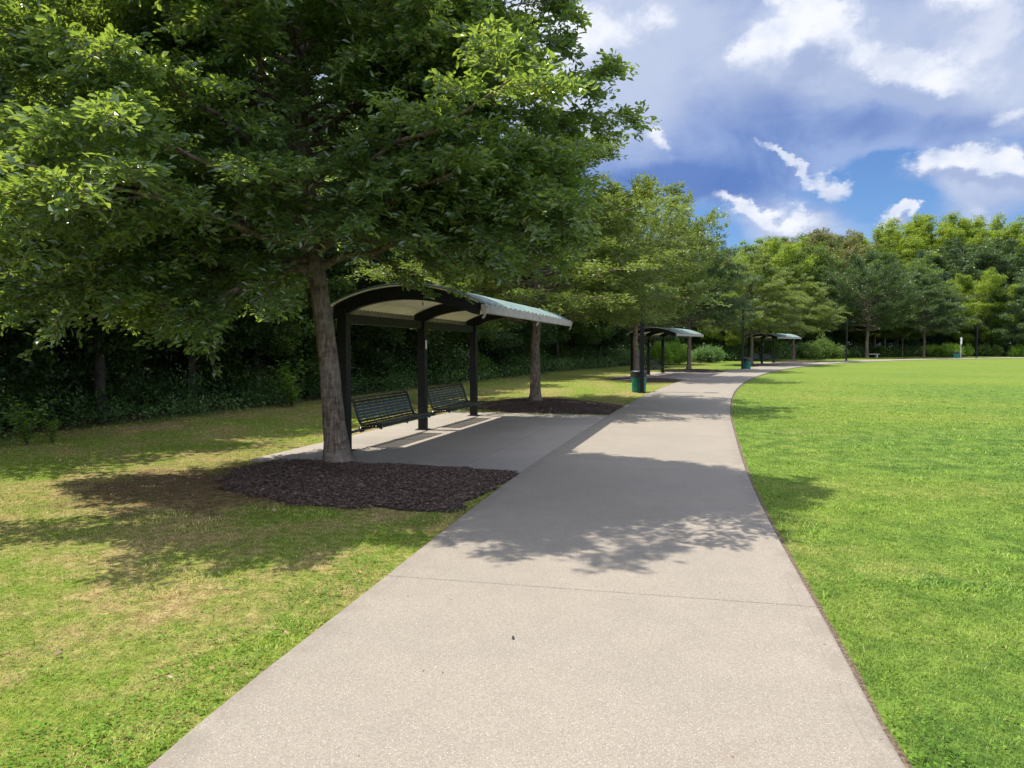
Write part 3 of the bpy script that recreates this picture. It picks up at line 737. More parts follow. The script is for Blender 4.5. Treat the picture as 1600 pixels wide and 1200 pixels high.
# ------------------------------------------------------------------ undergrowth and shrubs
def leaf_cloud(centres, radii, n, leaf, seed, lw=.5, floor=True):
    rg = np.random.default_rng(seed); w = radii.prod(1)**(2/3); k = rg.choice(len(centres), n, p=w/w.sum())
    u = unit(rg.normal(0, 1, (n,3))); r = rg.random(n)**.45
    lump = 1+.22*np.sin(u[:,0]*5+k)*np.sin(u[:,1]*6+k*1.7)+.15*np.sin(u[:,2]*9+k*2.3)
    B = centres[k]+u*radii[k]*(r*lump)[:,None]
    B[:,2] = np.maximum(B[:,2], gz(B[:,0], B[:,1])+.03) if floor else B[:,2]
    D = unit(u*.6+rg.normal(0,.6,(n,3))+np.array([0,0,.25])); up = rg.normal(0,.5,(n,3))+np.array([0,0,.9])+u*.4
    Nn = unit(up-D*(up*D).sum(1,keepdims=True)); Sd = np.cross(Nn, D); L = leaf*rg.uniform(.5,1.3,n)[:,None]; w_ = lw*L
    V = np.stack([B, B+D*L*.5+Sd*w_*.5, B+D*L, B+D*L*.5-Sd*w_*.5],1).reshape(-1,3); b0 = np.arange(n)*4
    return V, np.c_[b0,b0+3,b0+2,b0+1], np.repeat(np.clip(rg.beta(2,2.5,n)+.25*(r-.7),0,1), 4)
def undergrowth(sa, sb, step, n, leaf, seed, label, mat, hmax=1.3):
    rg = np.random.default_rng(seed); c = []; r = []
    for s_ in np.arange(sa, sb, step):
        for off, hh in ((.7, .55), (1.8, .85), (3.4, 1.15), (5.5, 1.3), (8, 1.45)):
            x, y = wood_pt(s_+rg.uniform(-.5,.5)*step, off+rg.uniform(-.45,.45)); h = hh*hmax*rg.uniform(.6,1.15)
            c.append((x, y, G(x, y)+h*.45)); r.append((rg.uniform(.6,1.1)*step*.8, rg.uniform(.6,1.1)*step*.8, h*.62))
    V, F, a = leaf_cloud(np.array(c), np.array(r), n, leaf, seed)
    o = mesh_np('undergrowth', V, F, mat, attrs={'rnd': a}); tag(o, label, 'undergrowth', None, 'stuff')
undergrowth(10, 50, 1.3, 150000, .085, 41, 'dark leafy undergrowth along the foot of the wood behind the near lawn', LM['under'], 1.45)
undergrowth(50, 96, 1.8, 60000, .16, 42, 'leafy undergrowth along the foot of the wood behind the second shelter', LM['under'], 1.6)
undergrowth(96, 220, 2.6, 70000, .26, 43, 'leafy undergrowth along the foot of the wood beyond the field', LM['under'], 1.9)

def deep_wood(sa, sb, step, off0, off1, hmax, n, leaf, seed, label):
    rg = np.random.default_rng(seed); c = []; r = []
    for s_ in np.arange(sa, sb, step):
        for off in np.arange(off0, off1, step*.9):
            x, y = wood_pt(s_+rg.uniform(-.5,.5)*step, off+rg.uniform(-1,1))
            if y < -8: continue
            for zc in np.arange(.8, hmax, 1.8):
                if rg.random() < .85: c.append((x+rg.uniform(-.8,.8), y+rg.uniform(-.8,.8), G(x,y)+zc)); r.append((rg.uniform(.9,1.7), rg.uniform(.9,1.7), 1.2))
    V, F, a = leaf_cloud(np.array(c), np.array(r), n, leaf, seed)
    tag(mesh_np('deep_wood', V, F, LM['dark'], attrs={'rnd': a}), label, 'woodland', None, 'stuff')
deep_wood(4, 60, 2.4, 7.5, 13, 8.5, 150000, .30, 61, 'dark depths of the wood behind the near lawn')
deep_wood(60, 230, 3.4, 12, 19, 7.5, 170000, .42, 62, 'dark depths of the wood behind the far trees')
def shrub(name, x, y, w, h, n, leaf, mat, label, seed, stems=7):
    rg = np.random.default_rng(seed); t = empty(name, (x, y, G(x, y)))
    c = []; r = []
    for i in range(stems*2):
        a = rg.uniform(0, 6.28); q = rg.random()**.6*w*.62; hh = h*rg.uniform(.45, .9)*(1-.25*q/w)
        c.append((q*cos(a), q*sin(a), hh*.62)); r.append((w*.30, w*.30, hh*.5))
    V, F, at_ = leaf_cloud(np.array(c), np.array(r), n, leaf, seed, floor=False); V[:,2] = np.maximum(V[:,2], .02)
    mesh_np('foliage', V, F, mat, t, attrs={'rnd': at_})
    mb = MB()
    for ci in c: mb.tube([(ci[0]*.2, ci[1]*.2, 0), (ci[0]*.6, ci[1]*.6, ci[2]*.6), (ci[0], ci[1], ci[2]*1.2)], [.012,.009,.004], 5)
    mb.build('stem', M['wood_bark'], t); tag(t, label, 'shrub'); return t
def at(px, D): return (px-800)/1110*D, D
def weed_plant(px, D, h, label, seed, n=12):
    x, y = at(px, D); rg = np.random.default_rng(seed); t = empty('weed_plant', (x, y, G(x, y)))
    mb = MB(); Vs = []; cnt = 0
    P0 = []; Dd = []
    for i in range(n):
        a = rg.uniform(0, 6.28); ln = rg.uniform(.1,.4)*h; hh = h*rg.uniform(.55,1); pts = [(0,0,0),(ln*.4*cos(a), ln*.4*sin(a), hh*.5),(ln*cos(a), ln*sin(a), hh)]
        mb.tube(pts, [.006,.005,.002], 5)
        for q in np.linspace(.15, 1, 22):
            p_ = np.array(pts[0])*(1-q)**2+2*q*(1-q)*np.array(pts[1])+q*q*np.array(pts[2]); P0.append(p_); b_ = rg.uniform(0, 6.28); Dd.append((cos(b_), sin(b_), .25))
    B = np.array(P0); D_ = unit(np.array(Dd)); m_ = len(B); L = rg.uniform(.08,.17,m_)[:,None]*h; Nn = unit(np.array([0,0,1.])+rg.normal(0,.3,(m_,3))); Sd = unit(np.cross(Nn, D_))
    V = np.stack([B, B+D_*L*.5+Sd*L*.2, B+D_*L-np.array([0,0,.02]), B+D_*L*.5-Sd*L*.2],1).reshape(-1,3); b0 = np.arange(m_)*4
    mesh_np('leaves', V, np.c_[b0,b0+3,b0+2,b0+1], LM['shrub'], t, attrs={'rnd': np.repeat(rg.random(m_)*.6+.3, 4)}); mb.build('stem', M['wood_bark'], t)
    tag(t, label, 'plant')
weed_plant(38, 12.6, .95, 'pale tall weed at the left edge where lawn meets wood', 1)
weed_plant(78, 12.9, .5, 'short pale weed right of the tall one where lawn meets wood', 2)
weed_plant(455, 21.0, 1.5, 'lanky weed with pale leaves left of the big oak trunk', 3, 16)
k = 50
for px, D, w, h, lab in ((1045,63.5,1.7,2.7,'bright green shrub seen between the posts of the second shelter'),(1060,64.5,1.5,2.3,'smaller bright shrub left of the tree past the second shelter'),
                    (1030,62.0,1.3,2.2,'bright shrub behind the right post of the second shelter'),(1092,68,1.8,1.9,'dark rounded shrub right of the tree past the second shelter'),(1110,70,2.0,1.9,'wide shrub behind the lawn between the second and farthest shelter')):
    shrub('shrub', *at(px, D), w, h, 9000, .13, LM['shrub'] if 'dark' not in lab and 'wide' not in lab else LM['under'], lab, k); k += 1
for px, D, w, h, lab in ((1262,82,2.1,2.6,'leafy green shrub just right of the farthest shelter'),(1282,84,2.2,3.0,'tallest leafy shrub right of the farthest shelter'),(1300,86,1.9,2.2,'last of the leafy shrubs before the third lamp post')):
    shrub('shrub', *at(px, D), w, h, 7000, .17, LM['wood'], lab, k); k += 1
for px, D, w, h, lab in ((1462,99,2.4,1.9,'yellow green shrub right of the wide dark oak across the field'),(1480,99,2.4,2.3,'tallest yellow green shrub behind the far litter bin'),(1498,100,2.0,2.0,'yellow green shrub behind the white sign across the field'),(1375,97,1.5,1.6,'pale shrub beside the white bench across the field'),(1545,100,2.0,2.0,'shrub right of the fourth lamp post'),(1592,98,1.8,1.9,'bright shrub at the right edge across the field')):
    shrub('shrub', *at(px, D), w, h, 6000, .2, LM['shrub'] if 'yellow' in lab or 'bright' in lab else LM['wood'], lab, k); k += 1

# ------------------------------------------------------------------ shelters
def arc_z(s_, a=-.22, b_=2.42, z=2.43, rise=.32):
    c = (a+b_)/2; h = (b_-a)/2; Rr = (h*h+rise*rise)/(2*rise); return z+rise-Rr+sqrt(max(Rr*Rr-(s_-c)**2, 0))
def make_shelter():
    """local frame: x = s (towards the path), y = t (along the shelter)"""
    t = empty('park_shelter', (0,0,0))
    for i in range(3):
        mb = MB(); y = i*BAY; mb.box(-.08,.08,y-.08,y+.08,.034,2.40); mb.box(-.13,.13,y-.13,y+.13,.034,.05)
        p_ = mb.build('post', M['black_paint'], t, .006)
        if i == 1: m2 = MB(); m2.box(.081,.084,y-.035,y+.035,1.72,1.90); m2.build('notice_plate', M['sign_white'], t)
        mb = MB(); n = 22; A = []
        for q in range(n+1):
            s_ = -.16+(2.34+.16)*q/n; zt = arc_z(s_)-.035; dpt = .21 if q < n else .19
            A.append((s_, zt, zt-dpt*(1.0 if s_ > .25 else 1.1)))
        vs = []; fs = []
        for yy in (y-.055, y+.055):
            for a in A: vs += [(a[0], yy, a[1]), (a[0], yy, a[2])]
        m_ = 2*(n+1)
        for q in range(n):
            a = 2*q; fs += [(a,a+1,a+3,a+2), (m_+a,m_+a+2,m_+a+3,m_+a+1), (a,a+2,m_+a+2,m_+a), (a+1,m_+a+1,m_+a+3,a+3)]
        fs += [(0,m_,m_+1,1),(m_-2,m_-1,2*m_-1,2*m_-2)]
        mb.add(vs, fs); mb.build('arch_beam', M['black_paint'], t, .004)
    for s_, z0_, z1_ in ((0., 2.14, 2.30),):
        for i in range(2):
            mb = MB(); mb.box(s_-.04, s_+.04, i*BAY+(.083 if s_ == 0 else .058), (i+1)*BAY-(.083 if s_ == 0 else .058), z0_, z1_); mb.build('tie_beam', M['black_paint'], t, .004)
    # roof: ribbed sheets following the arc
    def sheet(zoff, th, ribh, pitch, name, mat, y0, y1, s0_, s1_):
        ny_ = int((y1-y0)/pitch); ysx = []
        for i in range(ny_+1):
            y = y0+(y1-y0)*i/ny_
            ysx += [(y,0),(y+pitch*.12,ribh),(y+pitch*.24,ribh),(y+pitch*.36,0)] if i < ny_ else [(y,0)]
        ns_ = 26; V = []; 
        for q in range(ns_+1):
            s_ = s0_+(s1_-s0_)*q/ns_
            for (y, h) in ysx: V.append((s_, y, arc_z(s_)+zoff+h))
        nn = len(ysx); V = np.array(V); V2 = V.copy(); V2[:,2] -= th
        I = np.arange((ns_+1)*nn).reshape(ns_+1, nn)
        Ft = np.c_[I[:-1,:-1].ravel(), I[1:,:-1].ravel(), I[1:,1:].ravel(), I[:-1,1:].ravel()]; o_ = len(V); Fb = Ft[:,::-1]+o_
        ring = list(I[0,:])+list(I[1:,-1])+list(I[-1,-2::-1])+list(I[-2:0:-1,0]); rr = np.array(ring); r2 = np.roll(rr,-1)
        Fe = np.c_[rr, r2, r2+o_, rr+o_]
        mesh_np(name, np.vstack([V,V2]), np.vstack([Ft,Fb,Fe]), mat, t)
    sheet(.0, .006, .018, .30, 'roof', M['roof_green'], -.14, 2*BAY+.04, -.26, 2.44)
    sheet(-.012, .004, -.016, .14, 'ceiling', M['cream_soffit'], -.12, 2*BAY+.03, -.21, 2.36)
    mb = MB(); mb.box(2.42, 2.50, -.15, 2*BAY+.05, 2.27, 2.405); mb.build('gutter', M['gutter_grey'], t, .006)
    mb = MB(); mb.box(-.30,-.255,-.14,2*BAY+.04,2.33,2.425); mb.build('gutter', M['gutter_grey'], t, .004)
    for y in (-.13, BAY, 2*BAY+.03):
        mb = MB(); mb.strip([(2.46,2.40),(2.51,2.36),(2.47,2.22),(2.44,2.19)], y-.012, y+.012, .03)
        mb.v = [(v[1], v[0], v[2]) for v in mb.v]; mb.build('gutter_bracket', M['gutter_grey'], t)
    return t
def make_bench():
    """x = s, y = t from 0 to 2.2"""
    t = empty('park_bench', (0,0,0)); W = 2.22
    prof = [(.47,.385),(.455,.42),(.41,.436),(.33,.432),(.24,.420),(.15,.408),(.08,.405),(.03,.425),(-.005,.48),(-.03,.55),(-.055,.63),(-.08,.71),(-.11,.79),(-.15,.855),(-.20,.875)]
    P = spline(prof, 8); sl = np.r_[0, np.cumsum(np.linalg.norm(np.diff(P, axis=0), axis=1))]
    pt = lambda q: (float(np.interp(q, sl, P[:,0])), float(np.interp(q, sl, P[:,1])))
    qs = np.arange(.022, sl[-1]-.01, .0565)
    seat, back = MB(), MB()
    for q in qs:
        a, m_, b_ = pt(q-.02), pt(q), pt(q+.02); tgt = seat if m_[0] > .05 else back
        tgt.strip([a, m_, b_], 0, W, .007)
    for mb, nm in ((seat,'seat'),(back,'backrest')):
        pr = [p for p in P if (p[0] > .04) == (nm == 'seat')]
        off = .007
        for i in range(1, 8):
            y = W*i/8; mb.strip([(p[0]-off*.5, p[1]-off) for p in pr], y-.008, y+.008, .008)
        mb.v = [(v[1], v[0], v[2]) for v in mb.v]; mb.f = [f[::-1] for f in mb.f]; mb.build(nm, M['bench_black'], t)
    for y in (0, W):
        mb = MB(); mb.strip([tuple(p) for p in P], y-.02, y+.02, .032); mb.v = [(v[1], v[0], v[2]) for v in mb.v]; mb.f = [f[::-1] for f in mb.f]; mb.build('end_frame', M['bench_black'], t)
    for y in (.04, W/2, W-.04):
        mb = MB(); mb.tube([(.02,y,.325),(.10,y,.355),(.22,y,.375),(.33,y,.385),(.40,y,.365)], [.026,.024,.022,.022,.03], 8); mb.tube([(.02,y-.045,.325),(.02,y+.045,.325)], .045, 12); mb.build('support_arm', M['bench_black'], t, smooth=True)
    mb = MB(); mb.tube([(.02,-.45,.325),(.02,W+.42,.325)], .024, 10); mb.build('mounting_bar', M['bench_black'], t, smooth=True)
    return t
sh = make_shelter(); bn = make_bench()
names = ['nearest', 'second', 'farthest']
lsh = ['arched roof bench shelter beside the big oak, nearest along the path', 'arched green roofed bench shelter behind the first lamp post, second along the path', 'small arched green roofed shelter behind the second lamp post, farthest along the path']
for k, st in enumerate(SITES):
    a = -R(st['th']); x, y = st['O']; o = sh if k == 0 else copy_tree(sh); o.location = (x, y, G(x, y)); o.rotation_euler = (0,0,a)
    tilt = atan2(G(*loc(st, 6, 0))-G(x, y), 6); o.rotation_euler = (tilt, 0, a)
    tag(o, lsh[k], 'shelter', 'bench shelters along the path')
    for j in range(2):
        b_ = bn if (k == 0 and j == 0) else copy_tree(bn); bx, by = loc(st, j*BAY+.5, 0); b_.location = (bx, by, G(x, y)+tilt*(j*BAY+.5)+.004); b_.rotation_euler = (tilt,0,a)
        tag(b_, 'black slatted metal bench in the %s bay of the %s shelter' % (('near','far')[j], names[k]), 'bench', 'benches hung between shelter posts')

# ------------------------------------------------------------------ lamp posts, bins, sign, far bench
def make_lamp():
    t = empty('street_lamp', (0,0,0))
    mb = MB(); mb.box(-.075,.075,-.075,.075,.0,4.32); mb.build('pole', M['black_paint'], t, .008)
    mb = MB(); mb.box(-.15,.15,-.15,.15,.0,.04); mb.tube([(.11,.11,.04),(.11,.11,.07)],.014,6); mb.tube([(-.11,-.11,.04),(-.11,-.11,.07)],.014,6); mb.build('base_plate', M['black_paint'], t, .004)
    mb = MB(); mb.box(.076,.36,-.03,.03,4.20,4.26); mb.build('arm', M['black_paint'], t, .004)
    mb = MB(); mb.box(.361,.86,-.19,.19,4.16,4.30); hd = mb.build('lamp_head', M['black_paint'], t, .02)
    mb = MB(); mb.box(.42,.80,-.14,.14,4.148,4.158); mb.build('lens', M['lens_white'], hd)
    return t
lp = make_lamp()
LL = [(1003,27.0,'black square lamp post rising in front of the second shelter'),(1160,51,'black lamp post beside the second litter bin'),(1322,76.5,'slim black lamp post left of the large dark oak'),(1525,90,'lamp post with its small head against the dark wood at right')]
for i, (px, D, lab) in enumerate(LL):
    o = lp if i == 0 else copy_tree(lp); x, y = at(px, D); o.location = (x, y, G(x, y)); o.rotation_euler = (0,0,-.1); tag(o, lab, 'lamp post', 'lamp posts along the path')
def make_bin():
    t = empty('litter_bin', (0,0,0)); mb = MB(); k = 30
    for i in range(k):
        a = 2*pi*i/k; c, s_ = cos(a), sin(a); r0, r1 = .255, .29
        w = .021; ux, uy = -s_*w, c*w
        vs = []
        for (r, z) in ((r0,.03),(r0+.005,.2),(r1,.58)):
            for (dr, sg) in ((0,-1),(.007,-1),(.007,1),(0,1)): vs.append(((r+dr)*c+sg*ux, (r+dr)*s_+sg*uy, z))
        fs = []
        for q in range(2):
            for e in range(4): a0 = q*4+e; a1 = q*4+(e+1)%4; fs.append((a0,a1,a1+4,a0+4))
        mb.add(vs, fs)
    mb.tube([(0,0,.02),(0,0,.05)], [.262,.262], 30, False); mb.build('slatted_body', M['bin_green'], t)
    mb = MB(); mb.tube([(0,0,.04),(0,0,.57)], [.235,.27], 24); mb.build('liner', M['bin_black'], t, smooth=False)
    mb = MB(); mb.tube([(0,0,.58),(0,0,.78)], [.302,.308], 30, False); mb.tube([(0,0,.58),(0,0,.80)], [.285,.285], 30, False); mb.build('rim_band', M['bin_black'], t)
    mb = MB(); n = 30; rs = [(.31,.782),(.315,.80),(.29,.825),(.20,.845),(.13,.85),(.13,.80)]; vs = []; fs = []
    for r, z in rs: vs += [(r*cos(2*pi*j/n), r*sin(2*pi*j/n), z) for j in range(n)]
    for i in range(len(rs)-1):
        for j in range(n): fs.append((i*n+j, i*n+(j+1)%n, (i+1)*n+(j+1)%n, (i+1)*n+j))
    mb.add(vs, fs); mb.build('lid', M['bin_black'], t); return t
bi = make_bin()
for i, (px, D, lab) in enumerate([(998.5,27.5,'green slatted litter bin with black rim at the first lamp post'),(1167,51.2,'green litter bin beside the second lamp post'),(1494,88,'dark green litter bin below the white sign across the field')]):
    o = bi if i == 0 else copy_tree(bi); x, y = at(px, D); o.location = (x, y, G(x, y)); tag(o, lab, 'litter bin', 'litter bins along the path')
x, y = at(1500.5, 88.4); t = empty('sign_post', (x, y, G(x, y))); mb = MB(); mb.box(-.035,.035,-.035,.035,0,2.55); mb.build('pole', M['galvanised'], t)
mb = MB(); mb.box(-.11,.11,-.045,-.037,1.75,2.6); mb.build('sign_board', M['sign_white'], t); tag(t, 'narrow white sign on a pale pole across the field', 'sign')
x, y = at(1362, 93); t = empty('park_bench', (x, y, G(x, y))); mb = MB(); mb.box(-.9,.9,-.25,.25,.40,.50); mb.build('seat', M['pale_concrete'], t, .02)
for q in (-.6,.6): mb = MB(); mb.box(q-.09,q+.09,-.2,.2,0,.398); mb.build('leg', M['pale_concrete'], t, .01)
tag(t, 'pale backless bench under the large dark oak across the field', 'bench')
for px, D, h, w, lab in ((1382,98,3.4,.10,'thin pale bare trunk leaning left of the middle oak across the field'),(1409,100,3.0,.12,'thin grey young trunk left of the wide dark oak across the field')):
    x, y = at(px, D); d = grow(int(px), 6.0, 1.8, 3.0, w, nl=16, ns=5, nt=5, nlf=8, leaf=.2, shape='round', sub=.4, twig=.6)
    o = make_tree('sapling', (x, y, G(x, y)), d, M['oak_bark'], LM['wood']); tag(o, lab, 'tree')
rg = np.random.default_rng(15); n = 130; i = rg.integers(18, 80, n); f_ = rg.random(n)**.7*np.where(rg.random(n) < .5, 1, -1); e = CEN[i] + LN[i]*(f_*PW/2*.98)[:,None]
a = rg.uniform(0, 6.28, n); L = rg.uniform(.006, .022, n); c = np.c_[e[:,0], e[:,1], gz(e[:,0], e[:,1])+top+.003]
D = np.c_[np.cos(a), np.sin(a), rg.uniform(0,.2,n)]*L[:,None]; S_ = np.c_[-np.sin(a), np.cos(a), rg.uniform(.0,.4,n)]*L[:,None]*.3; b0 = np.arange(n)*4
tag(mesh_np('leaf_litter', np.stack([c-D*.5, c+S_, c+D*.5, c-S_*.5+np.array([0,0,.002])],1).reshape(-1,3), np.c_[b0,b0+3,b0+2,b0+1], M['dead_leaf'], attrs={'rnd': np.repeat(rg.random(n)*.5, 4)}), 'tiny dry leaf bits scattered on the concrete path', 'leaf litter', None, 'stuff')
# small acorn on the path
mb = MB(); mb.tube([(-.012,0,0),(-.006,0,.004),(.004,.002,.006),(.012,.001,.002)], [.002,.007,.008,.002], 7)
x, y = at(802, 4.02); o = mb.build('fallen_acorn', M['bin_black'], None, smooth=True); o.location = (x, y, G(x, y)+top+.004); o.rotation_euler = (0,0,1.3); tag(o, 'tiny dark acorn lying on the sunlit concrete path', 'acorn')

# ------------------------------------------------------------------ light and sky
EL = R(65); sd = np.array([-1.0, .22]); sd /= np.linalg.norm(sd)
S = np.array([sd[0]*cos(EL), sd[1]*cos(EL), sin(EL)])
from mathutils import Vector
ld = bpy.data.lights.new('sun', 'SUN'); ld.energy = 4.7; ld.angle = R(.53); ld.color = (1.0, .935, .83)
so = bpy.data.objects.new('sun', ld); COL.objects.link(so); so.rotation_euler = Vector(S).to_track_quat('Z', 'Y').to_euler(); so.location = (-20, 5, 40)
Wd = bpy.data.worlds.new('World'); C.world = Wd; Wd.use_nodes = True
N = NT(Wd.node_tree); bg = Wd.node_tree.nodes['Background']
sky = N.n('ShaderNodeTexSky', sky_type='NISHITA'); sky.sun_disc = False; sky.sun_elevation = EL; sky.sun_rotation = atan2(S[0], S[1]); sky.altitude = 200; sky.air_density = 1.0; sky.dust_density = .4; sky.ozone_density = 2.0
STR = .072
skc = N.mix(1, sky.outputs[0], (.60, .80, 1.08), 'MULTIPLY')
tc = N.n('ShaderNodeTexCoord').outputs['Generated']
sp_ = N.n('ShaderNodeSeparateXYZ'); N.L.new(tc, sp_.inputs[0])
# cloud field in (azimuth, elevation) with warped coordinates
wv = N.noise(N.scale(tc, (1,1,1.4)), 5.0, 8, .62, 0, out=1)
wv2 = N.noise(N.scale(tc, (1,1,1.4)), 22.0, 6, .65, 0, out=1)
sw = N.n('ShaderNodeSeparateXYZ'); N.L.new(wv, sw.inputs[0]); sw2 = N.n('ShaderNodeSeparateXYZ'); N.L.new(wv2, sw2.inputs[0])
az = N.math('ARCTAN2', sp_.outputs[0], sp_.outputs[1]); hyp = N.math('SQRT', N.math('ADD', N.math('MULTIPLY', sp_.outputs[0], sp_.outputs[0]), N.math('MULTIPLY', sp_.outputs[1], sp_.outputs[1])))
el = N.math('ARCTAN2', sp_.outputs[2], hyp)
def warp(c, i, a, b_): return N.math('ADD', c, N.math('ADD', N.math('MULTIPLY', N.math('SUBTRACT', sw.outputs[i], .5), a), N.math('MULTIPLY', N.math('SUBTRACT', sw2.outputs[i], .5), b_)))
azw = warp(az, 0, .16, .05); elw = warp(el, 1, .12, .045)
azs = warp(az, 0, .10, .01); els = warp(el, 1, .07, .01)
def pxang(x, y): u = (x-800)/1110; v = (547-y)/1110; return atan2(u, 1), atan2(v, sqrt(1+u*u))
def blobs(L, A, E):
    acc = None
    for (x, y, rx, ry, rot, amp) in L:
        a0, e0 = pxang(x, y); k_ = cos(a0)**2*1.0
        da = N.math('SUBTRACT', A, a0); de = N.math('SUBTRACT', E, e0); c, s_ = cos(R(rot)), sin(R(rot))
        u = N.math('ADD', N.math('MULTIPLY', da, c), N.math('MULTIPLY', de, s_)); w = N.math('SUBTRACT', N.math('MULTIPLY', de, c), N.math('MULTIPLY', da, s_))
        u = N.math('DIVIDE', u, rx/1110*k_); w = N.math('DIVIDE', w, ry/1110)
        d2 = N.math('ADD', N.math('MULTIPLY', u, u), N.math('MULTIPLY', w, w))
        f = N.math('MULTIPLY', N.math('EXPONENT', N.math('MULTIPLY', d2, -1.0)), amp)
        acc = f if acc is None else N.math('ADD', acc, f)
    return acc
GREY = [(1150,150,260,130,-8,1.0),(1450,120,260,110,-5,1.0),(1000,60,220,110,0,.9),(1080,250,190,55,-12,.9),(1330,215,150,40,0,.7),(1240,355,130,35,-10,.7),(1530,310,110,45,0,.75),(850,150,220,160,0,.7),(500,100,400,200,0,.9),(1900,150,200,160,0,.8),(100,250,300,120,0,.6)]
WHITE = [(940,75,40,50,-30,.62),(1030,30,60,30,0,.4),(1205,95,38,50,10,.75),(1260,60,50,32,25,.75),(1300,100,60,35,0,.55),(1385,120,50,30,-15,.8),(1460,140,75,28,-8,.62),(1560,190,40,18,0,.4),(1530,60,90,60,0,.38),(1480,10,60,20,0,.4),(1240,5,40,10,0,.5),(1035,222,30,14,-40,.62),(1208,252,30,9,-48,1.0),(1240,275,22,8,-50,.8),(1285,305,32,18,-35,.75),(1160,322,38,10,-25,.7),(1230,350,90,16,-8,.5),(1440,265,42,24,-5,.9),(1520,262,40,20,-5,.85),(1545,290,70,24,-10,.8),(1590,262,40,20,0,.7),(1510,345,30,14,0,.4),(1378,372,26,16,0,.95),(1402,350,15,10,0,.95),(1155,398,30,10,-5,.95),(850,90,90,80,0,.75),(860,190,70,50,0,.7),(600,150,120,80,0,.6)]
BLUE = [(1330,275,80,26,25,1.0),(1390,325,60,24,0,.9),(1380,250,50,12,0,.5),(1200,215,40,20,0,.5),(1110,370,40,40,0,.5),(1010,300,80,25,0,.25)]
gf = N.math('SUBTRACT', blobs(GREY, azs, els), blobs(BLUE, azs, els))
soft = N.noise(N.scale(tc, (1,1,2.2)), 6.5, 9, .58, .3); rough = N.noise(N.scale(tc, (1,1,1.3)), 13, 10, .60, .2)
gm_ = N.sstep(N.math('ADD', gf, N.math('MULTIPLY', N.math('SUBTRACT', soft, .5), 1.1)), .18, .95)
wf_ = N.math('ADD', blobs(WHITE, azw, elw), N.math('MULTIPLY', N.math('SUBTRACT', rough, .5), 1.0))
wf2 = N.math('SUBTRACT', blobs(WHITE, azw, N.math('ADD', elw, .022)), blobs(WHITE, azw, N.math('SUBTRACT', elw, .012)))
below = N.sstep(N.math('ADD', wf2, N.math('MULTIPLY', N.math('SUBTRACT', rough, .5), .5)), -.35, .6)
wm = N.sstep(wf_, .14, .56)
# thin veil everywhere else
hemi = N.sstep(N.noise(N.scale(tc, (1,1,2)), 2.2, 6, .55), .48, .66, 0, .55)
shade = N.sstep(N.noise(N.scale(tc, (1,1,1.6)), 7.5, 8, .6, .4), .34, .66)
low = N.sstep(el, .21, .36)
gcol = N.mix(shade, (.145, .205, .385), (.27, .325, .465)); gcol = N.mix(low, N.mix(shade, (.095,.16,.345), (.20,.27,.45)), gcol)
LIGHT = [(950,60,170,90,0,.9),(1080,40,120,60,0,.6),(1480,80,190,80,0,.9),(1250,100,130,70,0,.8),(1580,160,110,60,0,.6),(1210,350,130,40,-8,1.2),(1530,310,130,45,0,1.2),(1330,370,70,24,0,.8),(1180,395,60,18,0,.8),(980,200,110,70,-20,.5),(500,100,500,250,0,.8)]
gcol = N.mix(N.sstep(N.math('ADD', blobs(LIGHT, azs, els), N.math('MULTIPLY', N.math('SUBTRACT', soft, .5), 1.5)), .25, 1.15, 0, .9), gcol, (.335, .38, .49))
DARK = [(1080,285,120,28,-8,1.0),(1000,290,70,24,0,.8),(1340,205,110,28,5,.7),(1200,180,60,50,0,.5),(1520,200,80,22,0,.5),(1540,330,90,18,5,.35),(1100,200,70,70,0,.4)]
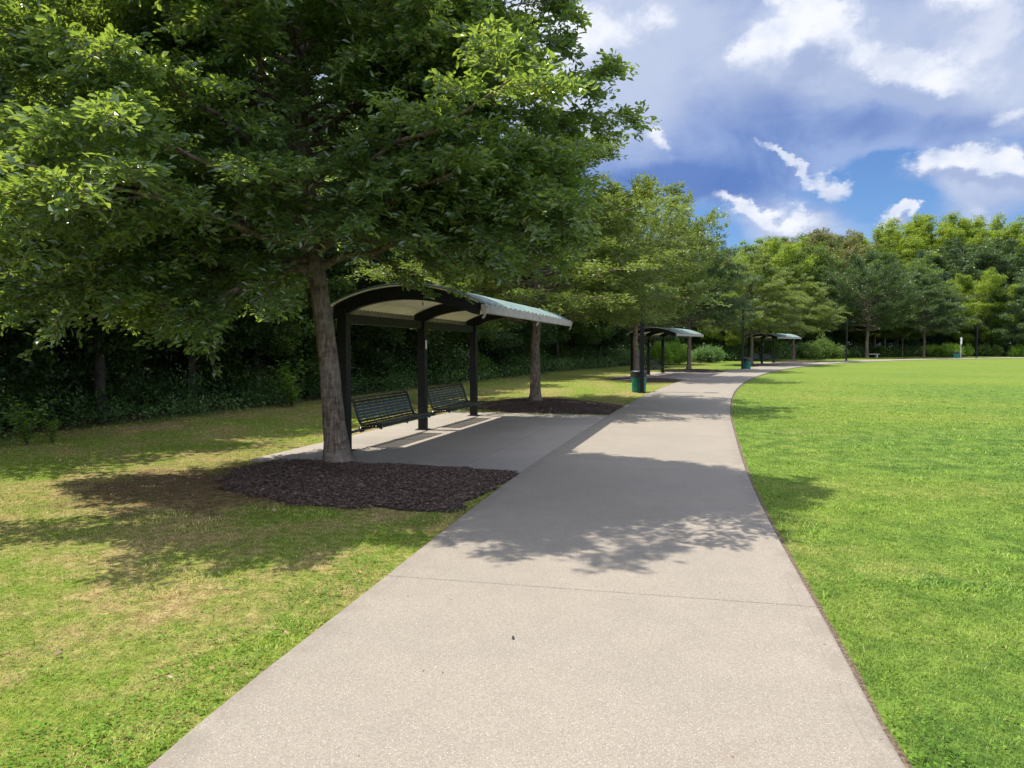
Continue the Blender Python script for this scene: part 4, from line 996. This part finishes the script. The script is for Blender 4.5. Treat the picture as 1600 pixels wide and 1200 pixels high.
gcol = N.mix(N.sstep(N.math('ADD', blobs(DARK, azs, els), N.math('MULTIPLY', N.math('SUBTRACT', soft, .5), .5)), .05, .95, 0, .85), gcol, (.062, .120, .31))
wcol = N.mix(N.sstep(rough, .33, .62), (.40, .44, .53), (.56, .575, .62)); wcol = N.mix(below, wcol, (.225, .28, .42))
def bgnode(c, s_): b_ = N.n('ShaderNodeBackground'); N.L.new(c, b_.inputs[0]); b_.inputs[1].default_value = s_; return b_.outputs[0]
N.L.new(skc, bg.inputs[0]); bg.inputs[1].default_value = STR
def mixs(f, a, b_): m_ = N.n('ShaderNodeMixShader'); N.set(m_.inputs[0], f); N.L.new(a, m_.inputs[1]); N.L.new(b_, m_.inputs[2]); return m_.outputs[0]
s1 = mixs(N.math('MULTIPLY', gm_, .93), bg.outputs[0], bgnode(gcol, 1.0))
# fill light: unseen bright cloud added overhead and behind the viewer to lift shadows
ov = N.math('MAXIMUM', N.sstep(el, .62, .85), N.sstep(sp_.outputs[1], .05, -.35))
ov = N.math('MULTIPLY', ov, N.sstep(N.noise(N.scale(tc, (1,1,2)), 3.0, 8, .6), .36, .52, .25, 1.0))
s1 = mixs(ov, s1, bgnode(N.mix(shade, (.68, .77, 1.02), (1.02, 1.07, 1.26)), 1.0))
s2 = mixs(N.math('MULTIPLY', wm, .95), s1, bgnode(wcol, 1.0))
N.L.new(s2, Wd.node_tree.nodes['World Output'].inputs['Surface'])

# ------------------------------------------------------------------ camera
cd = bpy.data.cameras.new('camera'); cam = bpy.data.objects.new('camera', cd); COL.objects.link(cam); C.camera = cam
cd.sensor_width = 36; cd.lens = 36*1110/1600; cd.clip_start = .05; cd.clip_end = 2000
cam.location = (0, 0, 1.70); cam.rotation_euler = (R(90)-math.atan(53/1110), 0, 0)
C.view_settings.view_transform = 'Standard'; C.view_settings.look = 'None'; C.view_settings.exposure = .80; C.view_settings.gamma = 1
C.render.engine = 'CYCLES'; C.render.resolution_x = 1024; C.render.resolution_y = 768
C.cycles.max_bounces = 8; C.cycles.transparent_max_bounces = 8; C.cycles.diffuse_bounces = 4
